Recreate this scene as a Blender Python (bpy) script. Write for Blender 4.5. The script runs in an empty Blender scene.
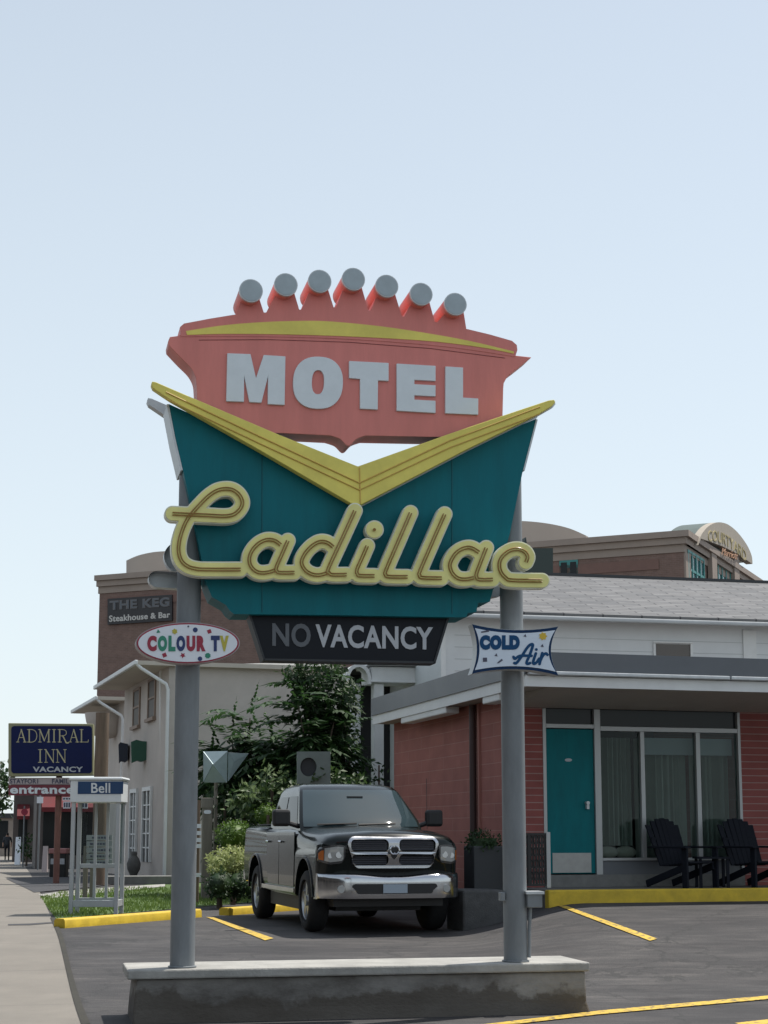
import bpy, bmesh, math, random
import numpy as np
from mathutils import Vector, Matrix
from mathutils.geometry import tessellate_polygon
random.seed(7)
R = math.radians
sc = bpy.context.scene
COL = sc.collection

# ------------------------------------------------------------------ camera, sky, sun, exposure
F, CX, CY, PITCH, EYE = 1600.0, 384.0, 594.0, R(8.5), 1.6
cam_d = bpy.data.cameras.new('camera')
cam_d.sensor_fit = 'VERTICAL'; cam_d.sensor_height = 24.0
cam_d.lens = 24.0 * F / 1024.0
cam_d.shift_y = (CY - 512.0) / 1024.0
cam_d.clip_start = 0.1; cam_d.clip_end = 6000
cam = bpy.data.objects.new('camera', cam_d); COL.objects.link(cam)
cam.location = (0, 0, EYE); cam.rotation_euler = (R(90) + PITCH, 0, 0)
sc.camera = cam

SUN_AZ, SUN_EL = R(54), R(65)          # clockwise from straight ahead, above the horizon
world = bpy.data.worlds.new('World'); sc.world = world; world.use_nodes = True
wn = world.node_tree.nodes; wl = world.node_tree.links
for n_ in list(wn): wn.remove(n_)
sky = wn.new('ShaderNodeTexSky'); sky.sky_type = 'NISHITA'; sky.sun_disc = False
sky.sun_elevation = SUN_EL; sky.sun_rotation = SUN_AZ
sky.air_density = 1.0; sky.dust_density = 1.6; sky.ozone_density = 1.0; sky.altitude = 100
bg = wn.new('ShaderNodeBackground'); bg.inputs['Strength'].default_value = 0.117
wo = wn.new('ShaderNodeOutputWorld')
# summer haze: the clear sky is veiled by bright white scattered light
veil = wn.new('ShaderNodeMix'); veil.data_type = 'RGBA'
veil.inputs[7].default_value = (7.25, 8.0, 8.25, 1)
tcw = wn.new('ShaderNodeTexCoord'); sepw = wn.new('ShaderNodeSeparateXYZ'); mrw = wn.new('ShaderNodeMapRange')
wl.new(tcw.outputs['Generated'], sepw.inputs[0]); wl.new(sepw.outputs['Z'], mrw.inputs[0])
mrw.inputs[1].default_value = 0.0; mrw.inputs[2].default_value = 0.75; mrw.inputs[3].default_value = 0.80; mrw.inputs[4].default_value = 0.33
wl.new(mrw.outputs[0], veil.inputs[0])
wl.new(sky.outputs[0], veil.inputs[6]); wl.new(veil.outputs[2], bg.inputs[0]); wl.new(bg.outputs[0], wo.inputs[0])
sun_d = bpy.data.lights.new('sun', 'SUN'); sun_d.energy = 4.6; sun_d.angle = R(0.55)
sun_d.color = (1.0, 0.955, 0.88)
sun = bpy.data.objects.new('sun', sun_d); COL.objects.link(sun)
sdir = Vector((math.sin(SUN_AZ) * math.cos(SUN_EL), math.cos(SUN_AZ) * math.cos(SUN_EL), math.sin(SUN_EL)))
sun.rotation_euler = sdir.to_track_quat('Z', 'Y').to_euler()
sun.location = (20, 10, 40)
vs = sc.view_settings
vs.view_transform = 'Standard'; vs.look = 'None'; vs.gamma = 1.0; vs.use_curve_mapping = False
vs.exposure = 0.14

# ------------------------------------------------------------------ survey helpers: picture point -> real point
FW = Vector((0, math.cos(PITCH), math.sin(PITCH))); UP = Vector((0, -math.sin(PITCH), math.cos(PITCH)))
CAM = Vector((0, 0, EYE))
def ray(px, py): return FW + Vector(((px - CX) / F, 0, 0)) + UP * ((CY - py) / F)
def atY(px, py, Y):
    d = ray(px, py); return CAM + d * (Y / d.y)
class Plane:
    """upright plane through (x, y), running along azimuth az; n points to the camera side"""
    def __init__(s, x, y, az):
        s.o = Vector((x, y, 0)); a = R(az)
        s.u = Vector((math.sin(a), math.cos(a), 0)); s.n = Vector((s.u.y, -s.u.x, 0))
        if s.n.dot(s.o) > 0: s.n = -s.n
    def hit(s, px, py, off=0.0):
        d = ray(px, py); o = s.o + s.n * off
        return CAM + d * ((o - CAM).dot(s.n) / d.dot(s.n))
    def pt(s, a, off, z): return s.o + s.u * a + s.n * off + Vector((0, 0, z))
def X(px, Y): return (px - CX) / F * math.cos(PITCH) * Y            # near-level approximation, good at ground height
def ss(a, b, t):
    t = min(1, max(0, (t - a) / (b - a))); return t * t * (3 - 2 * t)
def g(x, y):
    return (0.27 * ss(14.5, 22, y) - 0.07 * ss(36, 50, y) - 0.30 * ss(50, 90, y)
            + 0.36 * ss(0.8, 2.8, x) * ss(16.5, 22.5, y))
def gpx(px, py):
    d = ray(px, py); Y = 20.0
    for _ in range(60):
        p = CAM + d * (Y / d.y)
        z = g(p.x, p.y)
        Yn = (z - EYE) / d.z * d.y if d.z < -1e-5 else 400
        Y = 0.5 * Y + 0.5 * min(400, max(3, Yn))
    p = CAM + d * (Y / d.y)
    return Vector((p.x, p.y, g(p.x, p.y)))

# ------------------------------------------------------------------ materials
def mat(name, col, rough=0.6, metal=0.0, var=0.0, vscale=3.0, dark=None, bump=0.0, bscale=60.0, coat=0.0, spec=0.5, stretch=None):
    m = bpy.data.materials.new(name); m.use_nodes = True
    nt = m.node_tree; b = nt.nodes['Principled BSDF']
    b.inputs['Base Color'].default_value = (*col, 1)
    b.inputs['Roughness'].default_value = rough; b.inputs['Metallic'].default_value = metal
    b.inputs['Coat Weight'].default_value = coat; b.inputs['Specular IOR Level'].default_value = spec
    if var or bump:
        tc = nt.nodes.new('ShaderNodeTexCoord'); src = tc.outputs['Object']
        if stretch:
            mp = nt.nodes.new('ShaderNodeMapping'); mp.inputs['Scale'].default_value = stretch
            nt.links.new(src, mp.inputs[0]); src = mp.outputs[0]
    if var:
        n = nt.nodes.new('ShaderNodeTexNoise'); n.inputs['Scale'].default_value = vscale
        n.inputs['Detail'].default_value = 7; n.inputs['Roughness'].default_value = 0.65
        nt.links.new(src, n.inputs['Vector'])
        r = nt.nodes.new('ShaderNodeValToRGB')
        d = dark or tuple(c * (1 - var) for c in col)
        l = tuple(min(1, c * (1 + var * 0.5)) for c in col)
        r.color_ramp.elements[0].position = 0.32; r.color_ramp.elements[0].color = (*d, 1)
        r.color_ramp.elements[1].position = 0.68; r.color_ramp.elements[1].color = (*l, 1)
        nt.links.new(n.outputs['Fac'], r.inputs[0]); nt.links.new(r.outputs[0], b.inputs['Base Color'])
        mr = nt.nodes.new('ShaderNodeMapRange'); mr.inputs[3].default_value = max(0, rough - 0.12); mr.inputs[4].default_value = min(1, rough + 0.12)
        nt.links.new(n.outputs['Fac'], mr.inputs[0]); nt.links.new(mr.outputs[0], b.inputs['Roughness'])
    if bump:
        n2 = nt.nodes.new('ShaderNodeTexNoise'); n2.inputs['Scale'].default_value = bscale; n2.inputs['Detail'].default_value = 5
        nt.links.new(src, n2.inputs['Vector'])
        bp = nt.nodes.new('ShaderNodeBump'); bp.inputs['Strength'].default_value = bump; bp.inputs['Distance'].default_value = 0.02
        nt.links.new(n2.outputs['Fac'], bp.inputs['Height']); nt.links.new(bp.outputs[0], b.inputs['Normal'])
    return m
def brick_mat(name, c1, c2, mortar, w, h, ms=0.008, bumps=0.4, offset=0.5):
    m = bpy.data.materials.new(name); m.use_nodes = True; nt = m.node_tree; b = nt.nodes['Principled BSDF']
    uv = nt.nodes.new('ShaderNodeUVMap'); uv.uv_map = 'UVMap'
    t = nt.nodes.new('ShaderNodeTexBrick'); t.offset = offset
    t.inputs['Color1'].default_value = (*c1, 1); t.inputs['Color2'].default_value = (*c2, 1); t.inputs['Mortar'].default_value = (*mortar, 1)
    t.inputs['Scale'].default_value = 1; t.inputs['Mortar Size'].default_value = ms; t.inputs['Mortar Smooth'].default_value = 0.2
    t.inputs['Brick Width'].default_value = w; t.inputs['Row Height'].default_value = h
    nt.links.new(uv.outputs[0], t.inputs['Vector'])
    n = nt.nodes.new('ShaderNodeTexNoise'); n.inputs['Scale'].default_value = 2.3; n.inputs['Detail'].default_value = 8
    nt.links.new(uv.outputs[0], n.inputs['Vector'])
    mx = nt.nodes.new('ShaderNodeMix'); mx.data_type = 'RGBA'; mx.blend_type = 'MULTIPLY'
    mx.inputs[0].default_value = 0.55
    nt.links.new(t.outputs['Color'], mx.inputs[6])
    rp = nt.nodes.new('ShaderNodeValToRGB'); rp.color_ramp.elements[0].position = .25; rp.color_ramp.elements[0].color = (.55, .55, .55, 1)
    rp.color_ramp.elements[1].position = .7; rp.color_ramp.elements[1].color = (1, 1, 1, 1)
    nt.links.new(n.outputs['Fac'], rp.inputs[0]); nt.links.new(rp.outputs[0], mx.inputs[7])
    nt.links.new(mx.outputs[2], b.inputs['Base Color']); b.inputs['Roughness'].default_value = 0.85
    bp = nt.nodes.new('ShaderNodeBump'); bp.inputs['Strength'].default_value = bumps; bp.inputs['Distance'].default_value = 0.01
    nt.links.new(t.outputs['Fac'], bp.inputs['Height']); bp.invert = True
    nt.links.new(bp.outputs[0], b.inputs['Normal'])
    return m
def leaf_mat(name, c1, c2, scale=9.0, trans=0.35):
    m = bpy.data.materials.new(name); m.use_nodes = True; nt = m.node_tree; b = nt.nodes['Principled BSDF']
    tc = nt.nodes.new('ShaderNodeTexCoord'); n = nt.nodes.new('ShaderNodeTexNoise'); n.inputs['Scale'].default_value = scale
    n.inputs['Detail'].default_value = 3
    nt.links.new(tc.outputs['Object'], n.inputs['Vector'])
    rp = nt.nodes.new('ShaderNodeValToRGB'); rp.color_ramp.elements[0].position = .35; rp.color_ramp.elements[0].color = (*c1, 1)
    rp.color_ramp.elements[1].position = .68; rp.color_ramp.elements[1].color = (*c2, 1)
    nt.links.new(n.outputs['Fac'], rp.inputs[0]); nt.links.new(rp.outputs[0], b.inputs['Base Color'])
    b.inputs['Roughness'].default_value = 0.55
    tr = nt.nodes.new('ShaderNodeBsdfTranslucent'); nt.links.new(rp.outputs[0], tr.inputs[0])
    mx = nt.nodes.new('ShaderNodeMixShader'); mx.inputs[0].default_value = trans
    nt.links.new(b.outputs[0], mx.inputs[1]); nt.links.new(tr.outputs[0], mx.inputs[2])
    nt.links.new(mx.outputs[0], nt.nodes['Material Output'].inputs[0])
    return m
def glass_mat(name, tint=(.6, .65, .65), refl=0.12):
    m = bpy.data.materials.new(name); m.use_nodes = True; nt = m.node_tree
    nt.nodes.remove(nt.nodes['Principled BSDF'])
    gl = nt.nodes.new('ShaderNodeBsdfGlossy'); gl.inputs['Roughness'].default_value = 0.03; gl.inputs[0].default_value = (.95, .97, 1, 1)
    tp = nt.nodes.new('ShaderNodeBsdfTransparent'); tp.inputs[0].default_value = (*tint, 1)
    fr = nt.nodes.new('ShaderNodeLayerWeight'); fr.inputs[0].default_value = 0.25
    mr = nt.nodes.new('ShaderNodeMapRange'); mr.inputs[3].default_value = refl; mr.inputs[4].default_value = 0.28
    nt.links.new(fr.outputs['Facing'], mr.inputs[0])
    mx = nt.nodes.new('ShaderNodeMixShader'); nt.links.new(mr.outputs[0], mx.inputs[0])
    nt.links.new(tp.outputs[0], mx.inputs[1]); nt.links.new(gl.outputs[0], mx.inputs[2])
    nt.links.new(mx.outputs[0], nt.nodes['Material Output'].inputs[0])
    return m
M = {}
M['pink'] = mat('coral_paint', (.70, .24, .21), .5, spec=.2, var=.10, vscale=1.6, bump=.05, bscale=18, stretch=(3.5, 3.5, .6))
M['teal'] = mat('teal_paint', (.005, .142, .172), .5, spec=.16, var=.14, vscale=1.5, bump=.05, bscale=14, stretch=(3.5, 3.5, .6))
M['yellow'] = mat('yellow_sign_paint', (.80, .69, .16), .5, spec=.25, var=.15, vscale=2.5)
M['script'] = mat('pale_yellow_enamel', (.82, .77, .30), .5, spec=.3, var=.12, vscale=4)
M['scriptside'] = mat('cream_metal', (.74, .74, .62), .45, var=.12, vscale=5)
M['neon'] = mat('unlit_brown_neon_tube', (.30, .16, .035), .3)
M['letter'] = mat('pale_grey_letter', (.69, .74, .77), .45, var=.06, vscale=6)
M['steel'] = mat('grey_post_paint', (.20, .215, .225), .5, spec=.3, var=.2, vscale=2.2, bump=.06, bscale=30, stretch=(2.5, 2.5, .7))
M['alum'] = mat('weathered_aluminium', (.52, .54, .55), .42, metal=.35, var=.15, vscale=8)
M['capgrey'] = mat('grey_lens', (.36, .42, .45), .35, var=.1, vscale=10)
M['black'] = mat('black_sign_face', (.008, .010, .015), .5, spec=.2)
M['dimgrey'] = mat('dim_grey_letter', (.10, .11, .125), .5)
M['litegrey'] = mat('light_grey_letter', (.44, .46, .49), .5)
M['white'] = mat('white_sign_face', (.72, .75, .80), .4, var=.05)
M['crimson'] = mat('crimson_ink', (.30, .016, .045), .5)
M['green'] = mat('green_ink', (.02, .22, .14), .5)
M['navy'] = mat('navy_ink', (.01, .03, .13), .5)
M['blueink'] = mat('blue_ink', (.006, .06, .16), .5, spec=.2)
M['olive'] = mat('olive_ink', (.46, .40, .05), .5)
M['sunink'] = mat('sun_yellow_ink', (.62, .42, .03), .5)
M['darkink'] = mat('dark_ink', (.06, .06, .10), .5)
def asphalt():
    m = bpy.data.materials.new('asphalt'); m.use_nodes = True; nt = m.node_tree; b = nt.nodes['Principled BSDF']
    tc = nt.nodes.new('ShaderNodeTexCoord'); o = tc.outputs['Object']
    def noise(s, d=6, st=None):
        n = nt.nodes.new('ShaderNodeTexNoise'); n.inputs['Scale'].default_value = s; n.inputs['Detail'].default_value = d
        n.inputs['Roughness'].default_value = .62
        if st:
            mp = nt.nodes.new('ShaderNodeMapping'); mp.inputs['Scale'].default_value = st; nt.links.new(o, mp.inputs[0]); nt.links.new(mp.outputs[0], n.inputs[0])
        else: nt.links.new(o, n.inputs[0])
        return n
    a = noise(.45, 6, (1, 2.2, 1)); f = noise(55, 3); w = noise(3.2, 8, (.5, 2.4, 1))
    r = nt.nodes.new('ShaderNodeValToRGB')
    r.color_ramp.elements[0].position = .3; r.color_ramp.elements[0].color = (.023, .022, .024, 1)
    r.color_ramp.elements[1].position = .72; r.color_ramp.elements[1].color = (.056, .054, .055, 1)
    nt.links.new(a.outputs[0], r.inputs[0])
    r2 = nt.nodes.new('ShaderNodeValToRGB'); r2.color_ramp.elements[0].position = .25; r2.color_ramp.elements[0].color = (.62, .62, .62, 1)
    r2.color_ramp.elements[1].position = .75; r2.color_ramp.elements[1].color = (1.35, 1.33, 1.3, 1)
    nt.links.new(f.outputs[0], r2.inputs[0])
    r3 = nt.nodes.new('ShaderNodeValToRGB'); r3.color_ramp.elements[0].position = .45; r3.color_ramp.elements[0].color = (1, 1, 1, 1)
    r3.color_ramp.elements[1].position = .78; r3.color_ramp.elements[1].color = (2.1, 2.0, 1.9, 1)
    nt.links.new(w.outputs[0], r3.inputs[0])
    cur = r.outputs[0]
    for x in (r2, r3):
        mx = nt.nodes.new('ShaderNodeMix'); mx.data_type = 'RGBA'; mx.blend_type = 'MULTIPLY'; mx.inputs[0].default_value = 1
        nt.links.new(cur, mx.inputs[6]); nt.links.new(x.outputs[0], mx.inputs[7]); cur = mx.outputs[2]
    for sc_n, p0_, p1_, lo_, hi_ in ((.9, .60, .70, (1, 1, 1, 1), (.55, .54, .55, 1)), (26, .66, .74, (1, 1, 1, 1), (2.0, 1.95, 1.85, 1)), (.16, .42, .60, (.82, .82, .84, 1), (1.22, 1.2, 1.17, 1))):
        q = noise(sc_n, 5); rq = nt.nodes.new('ShaderNodeValToRGB'); rq.color_ramp.elements[0].position = p0_; rq.color_ramp.elements[0].color = lo_
        rq.color_ramp.elements[1].position = p1_; rq.color_ramp.elements[1].color = hi_; nt.links.new(q.outputs[0], rq.inputs[0])
        mx = nt.nodes.new('ShaderNodeMix'); mx.data_type = 'RGBA'; mx.blend_type = 'MULTIPLY'; mx.inputs[0].default_value = 1
        nt.links.new(cur, mx.inputs[6]); nt.links.new(rq.outputs[0], mx.inputs[7]); cur = mx.outputs[2]
    # hairline cracks
    v = nt.nodes.new('ShaderNodeTexVoronoi'); v.feature = 'DISTANCE_TO_EDGE'; v.inputs['Scale'].default_value = .38
    wv = noise(1.7, 4); ad = nt.nodes.new('ShaderNodeVectorMath'); ad.operation = 'ADD'
    sc_ = nt.nodes.new('ShaderNodeVectorMath'); sc_.operation = 'SCALE'; sc_.inputs['Scale'].default_value = .9
    nt.links.new(wv.outputs['Color'], sc_.inputs[0]); nt.links.new(o, ad.inputs[0]); nt.links.new(sc_.outputs[0], ad.inputs[1]); nt.links.new(ad.outputs[0], v.inputs['Vector'])
    lt = nt.nodes.new('ShaderNodeMath'); lt.operation = 'LESS_THAN'; lt.inputs[1].default_value = .008; nt.links.new(v.outputs['Distance'], lt.inputs[0])
    mk = nt.nodes.new('ShaderNodeMath'); mk.operation = 'MULTIPLY'; mk.inputs[1].default_value = .65; nt.links.new(lt.outputs[0], mk.inputs[0])
    mx = nt.nodes.new('ShaderNodeMix'); mx.data_type = 'RGBA'; nt.links.new(mk.outputs[0], mx.inputs[0]); nt.links.new(cur, mx.inputs[6]); mx.inputs[7].default_value = (.02, .02, .02, 1)
    nt.links.new(mx.outputs[2], b.inputs['Base Color']); b.inputs['Roughness'].default_value = .85
    bp = nt.nodes.new('ShaderNodeBump'); bp.inputs['Strength'].default_value = .5; bp.inputs['Distance'].default_value = .01
    nt.links.new(f.outputs[0], bp.inputs['Height']); nt.links.new(bp.outputs[0], b.inputs['Normal'])
    return m
M['asphalt'] = asphalt()
M['driveway'] = mat('old_driveway_asphalt', (.05, .05, .055), .88, var=.2, vscale=1.5, bump=.3)
def walk_mat():
    m = mat('sidewalk_concrete', (.20, .182, .158), .9, var=.16, vscale=1.3, bump=.25, bscale=70)
    nt = m.node_tree; b = nt.nodes['Principled BSDF']
    src = b.inputs['Base Color'].links[0].from_socket
    uv = nt.nodes.new('ShaderNodeUVMap'); uv.uv_map = 'UVMap'
    sp = nt.nodes.new('ShaderNodeSeparateXYZ'); nt.links.new(uv.outputs[0], sp.inputs[0])
    md = nt.nodes.new('ShaderNodeMath'); md.operation = 'MODULO'; md.inputs[1].default_value = 2.6; nt.links.new(sp.outputs['Y'], md.inputs[0])
    lt = nt.nodes.new('ShaderNodeMath'); lt.operation = 'LESS_THAN'; lt.inputs[1].default_value = .035; nt.links.new(md.outputs[0], lt.inputs[0])
    mk = nt.nodes.new('ShaderNodeMath'); mk.operation = 'MULTIPLY'; mk.inputs[1].default_value = .4; nt.links.new(lt.outputs[0], mk.inputs[0])
    mx = nt.nodes.new('ShaderNodeMix'); mx.data_type = 'RGBA'; nt.links.new(mk.outputs[0], mx.inputs[0]); nt.links.new(src, mx.inputs[6]); mx.inputs[7].default_value = (.1, .09, .08, 1)
    nt.links.new(mx.outputs[2], b.inputs['Base Color'])
    return m
M['walk'] = walk_mat()
M['concrete'] = mat('stained_concrete', (.235, .225, .21), .9, var=.35, vscale=1.1, dark=(.06, .052, .045), bump=.35, bscale=25, stretch=(1, 1, 1.8))
def add_splash(m, z0, col):
    nt = m.node_tree; b = nt.nodes['Principled BSDF']; src = b.inputs['Base Color'].links[0].from_socket
    tc = nt.nodes.new('ShaderNodeTexCoord'); sp_ = nt.nodes.new('ShaderNodeSeparateXYZ'); nt.links.new(tc.outputs['Object'], sp_.inputs[0])
    n = nt.nodes.new('ShaderNodeTexNoise'); n.inputs['Scale'].default_value = 2.6; n.inputs['Detail'].default_value = 8; n.inputs['Roughness'].default_value = .6; nt.links.new(tc.outputs['Object'], n.inputs[0])
    ml = nt.nodes.new('ShaderNodeMath'); ml.operation = 'MULTIPLY_ADD'; ml.inputs[1].default_value = -.62; nt.links.new(n.outputs[0], ml.inputs[0]); nt.links.new(sp_.outputs['Z'], ml.inputs[2])
    mr = nt.nodes.new('ShaderNodeMapRange'); mr.inputs[1].default_value = z0 - .31 + .03; mr.inputs[2].default_value = z0 - .31 - .02; mr.inputs[3].default_value = 0; mr.inputs[4].default_value = .8
    nt.links.new(ml.outputs[0], mr.inputs[0])
    mx = nt.nodes.new('ShaderNodeMix'); mx.data_type = 'RGBA'; nt.links.new(mr.outputs[0], mx.inputs[0]); nt.links.new(src, mx.inputs[6]); mx.inputs[7].default_value = (*col, 1)
    nt.links.new(mx.outputs[2], b.inputs['Base Color'])
add_splash(M['concrete'], .20, (.07, .058, .046))
M['slab'] = mat('pale_concrete_slab', (.36, .35, .325), .9, var=.25, vscale=3, bump=.3, bscale=40)
M['walkslab'] = mat('worn_walkway_concrete', (.14, .135, .13), .9, var=.3, vscale=2, bump=.3)
M['kerbyellow'] = mat('kerb_yellow_paint', (.62, .43, .03), .65, var=.22, vscale=5, bump=.2, bscale=50)
def worn_yellow():
    m = mat('worn_line_paint', (.60, .40, .05), .7, var=.2, vscale=7)
    nt = m.node_tree; b = nt.nodes['Principled BSDF']; src = b.inputs['Base Color'].links[0].from_socket
    tc = nt.nodes.new('ShaderNodeTexCoord'); n = nt.nodes.new('ShaderNodeTexNoise'); n.inputs['Scale'].default_value = 16; n.inputs['Detail'].default_value = 6
    nt.links.new(tc.outputs['Object'], n.inputs[0])
    rp = nt.nodes.new('ShaderNodeValToRGB'); rp.color_ramp.elements[0].position = .53; rp.color_ramp.elements[0].color = (0, 0, 0, 1); rp.color_ramp.elements[1].position = .63; rp.color_ramp.elements[1].color = (.8, .8, .8, 1)
    nt.links.new(n.outputs[0], rp.inputs[0])
    mx = nt.nodes.new('ShaderNodeMix'); mx.data_type = 'RGBA'; nt.links.new(rp.outputs[0], mx.inputs[0]); nt.links.new(src, mx.inputs[6]); mx.inputs[7].default_value = (.075, .07, .068, 1)
    nt.links.new(mx.outputs[2], b.inputs['Base Color']); return m
M['line'] = worn_yellow()
M['grass'] = leaf_mat('lawn_grass', (.10, .17, .035), (.20, .28, .06), 2.5, .3)
M['soil'] = mat('lawn_ground', (.08, .13, .035), .95, var=.3, vscale=4)
M['blockred'] = brick_mat('pink_red_block', (.375, .14, .112), (.345, .127, .102), (.43, .215, .18), 1.3, .205, .006, .35, .37)
M['brickred'] = brick_mat('pink_red_narrow_brick', (.29, .085, .075), (.26, .075, .066), (.36, .22, .20), 2.3, .108, .008, .35, .41)
M['brickbrown'] = brick_mat('brown_hotel_brick', (.215, .135, .107), (.18, .112, .09), (.225, .155, .132), .25, .09, .012, .2)
M['hotelband'] = mat('beige_stone_trim', (.31, .25, .21), .85, var=.1, vscale=.8)
M['vault'] = mat('beige_vault_panel', (.38, .335, .295), .8, var=.06, vscale=.6)
M['vaultroof'] = mat('green_copper_roof', (.05, .08, .072), .6, var=.15, vscale=.8)
M['greenframe'] = mat('green_window_frame', (.04, .22, .21), .5)
M['hotelglass'] = mat('pale_reflecting_pane', (.16, .22, .23), .12, metal=.3)
M['gold'] = mat('gold_letter', (.36, .29, .13), .6)
M['orange'] = mat('orange_letter', (.42, .22, .12), .6)
M['stucco'] = mat('cream_stucco', (.50, .45, .41), .9, var=.12, vscale=.9, bump=.2, bscale=50)
M['stuccowhite'] = mat('white_painted_wall', (.80, .80, .785), .85, var=.12, vscale=1.1, bump=.12, bscale=40, stretch=(1, 1, .45))
M['sidingwhite'] = mat('white_siding', (.66, .68, .685), .75, var=.07, vscale=1.2)
M['trimwhite'] = mat('white_trim_paint', (.70, .71, .70), .55, var=.08, vscale=2.5)
M['fasciagrey'] = mat('grey_fascia_metal', (.115, .124, .137), .45, var=.10, vscale=1.2)
M['soffit'] = mat('beige_soffit', (.52, .47, .40), .85, var=.08, vscale=1.2)
M['tansoffit'] = mat('tan_soffit_board', (.44, .40, .36), .9, var=.12, vscale=1.2)
M['roofgravel'] = mat('roof_gravel', (.3, .3, .29), .9, var=.2, vscale=4)
M['shingle'] = brick_mat('grey_asphalt_shingle', (.125, .128, .135), (.20, .198, .20), (.06, .06, .065), .9, .19, .02, .6)
M['shadeint'] = mat('shade_toned_interior', (.025, .025, .027), .9)  # near black, puts the shade of interiors into the colour
M['tealdoor'] = mat('teal_door_paint', (.004, .15, .17), .55, spec=.15, var=.18, vscale=2, stretch=(3, 3, .7))
M['kick'] = mat('brushed_kick_plate', (.34, .34, .33), .4, metal=.5, var=.12, vscale=8)
M['frame'] = mat('grey_aluminium_frame', (.40, .41, .41), .4, metal=.3)
M['curtain'] = mat('grey_green_curtain', (.42, .44, .40), .9, var=.1, vscale=3)
M['glass'] = glass_mat('window_glass', (.70, .76, .75), .0)
M['darkpane'] = mat('dark_reflecting_pane', (.014, .017, .019), .1, spec=.2)
M['brownpane'] = mat('matte_brown_pane', (.075, .06, .05), .6)  # plain dark brown, matte
M['greypane'] = mat('grey_pane', (.09, .095, .10), .12)
M['chair'] = mat('dark_navy_plastic', (.009, .011, .017), .7, spec=.15)
M['iron'] = mat('black_wrought_iron', (.012, .012, .013), .5)
M['blockgrey'] = mat('grey_cast_block', (.085, .085, .085), .9, var=.35, vscale=4, bump=.3)
M['planter'] = mat('dark_grey_planter', (.03, .033, .037), .6, var=.15)
M['paint'] = mat('black_green_car_paint', (.003, .006, .006), .22, coat=.35, spec=.15)
M['chrome'] = mat('chrome', (.50, .51, .53), .16, metal=1.0, var=.06, vscale=6)
M['carglass'] = mat('tinted_car_glass', (.003, .005, .006), .03, spec=.12)
M['windshield'] = mat('blue_grey_windshield', (.03, .048, .055), .03, spec=.6)
M['tyre'] = mat('tyre_rubber', (.013, .013, .014), .85, bump=.2)
M['rim'] = mat('alloy_rim', (.40, .41, .42), .3, metal=.9)
M['plastic'] = mat('black_trim_plastic', (.012, .012, .013), .55)
M['lamp'] = mat('clear_headlamp', (.40, .41, .40), .1, metal=.15, coat=1.0)
M['amber'] = mat('amber_reflector', (.45, .12, .02), .25)
M['plate'] = mat('pale_blue_plate', (.30, .36, .42), .5)
M['palepanel'] = mat('weathered_pale_panel', (.17, .20, .185), .7, var=.15, vscale=3)
M['boothgrey'] = mat('grey_booth_frame', (.42, .44, .45), .45, var=.1, vscale=3)
M['boothwhite'] = mat('white_booth_paint', (.66, .69, .70), .45, var=.08, vscale=3)
M['boothblue'] = mat('blue_header_panel', (.005, .042, .125), .35)
M['woodgrey'] = mat('weathered_grey_wood', (.20, .18, .15), .85, var=.25, vscale=4, bump=.3, stretch=(4, 4, .4))
M['pole'] = mat('brown_pole_wood', (.17, .12, .085), .85, var=.3, vscale=3, bump=.3, stretch=(4, 4, .4))
M['innblue'] = mat('deep_blue_sign', (.004, .010, .065), .5, spec=.2, var=.15, vscale=1.5)
M['innframe'] = mat('olive_gold_frame', (.26, .25, .14), .5)
M['inngold'] = mat('dull_gold_letter', (.45, .41, .25), .5)
M['maroon'] = mat('maroon_sign', (.16, .02, .035), .5)
M['palesign'] = mat('pale_pink_panel', (.42, .36, .36), .5)
M['redaw'] = mat('red_awning', (.13, .012, .016), .8, var=.3, vscale=2)
M['shopgrey'] = mat('shop_grey_wall', (.11, .095, .09), .85, var=.2, vscale=1)
M['shopbeige'] = mat('shop_beige_wall', (.33, .28, .24), .85, var=.15, vscale=1)
M['darkblock'] = mat('dark_reflection_wall', (.055, .047, .042), .9, var=.2)  # kept dark so the added blocks mirror dark
M['shoproof'] = mat('dark_shop_roof', (.05, .052, .055), .8)
M['keg'] = mat('dark_sign_panel', (.022, .020, .022), .5)
M['urn'] = mat('dark_urn_stone', (.13, .128, .12), .9, var=.3, vscale=6)
M['stone'] = mat('grey_stone', (.19, .19, .18), .9, var=.2, vscale=6)
M['gal'] = mat('faceted_sheet_metal', (.34, .42, .44), .5, metal=.15, var=.1, vscale=5)
M['greensign'] = mat('green_hanging_sign', (.012, .075, .045), .6)
M['navysign'] = mat('dark_navy_sign', (.012, .018, .035), .6)
M['bark'] = mat('bark', (.10, .075, .055), .9, var=.3, vscale=6)
M['leafdark'] = leaf_mat('ivy_leaf', (.014, .038, .012), (.04, .085, .022), 5)
M['leafmid'] = leaf_mat('frond_leaf', (.018, .05, .016), (.05, .105, .028), 5)
M['leaflight'] = leaf_mat('bright_leaf', (.022, .055, .016), (.08, .13, .04), 3)
M['leafsunlit'] = leaf_mat('sunlit_toned_leaf', (.10, .16, .06), (.26, .33, .16), 6)  # sun highlights put into the leaf colour
M['leafgold'] = leaf_mat('golden_leaf', (.22, .28, .08), (.52, .55, .26), 9)
M['topiary'] = leaf_mat('topiary_leaf', (.05, .11, .015), (.13, .22, .03), 5)
M['skin'] = mat('skin', (.40, .23, .16), .6)
M['cloth1'] = mat('dark_plaid_shirt', (.05, .055, .065), .9, var=.5, vscale=9)
M['cloth2'] = mat('dark_trousers', (.016, .017, .022), .9)
M['hair'] = mat('dark_hair', (.015, .012, .010), .8)

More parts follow.
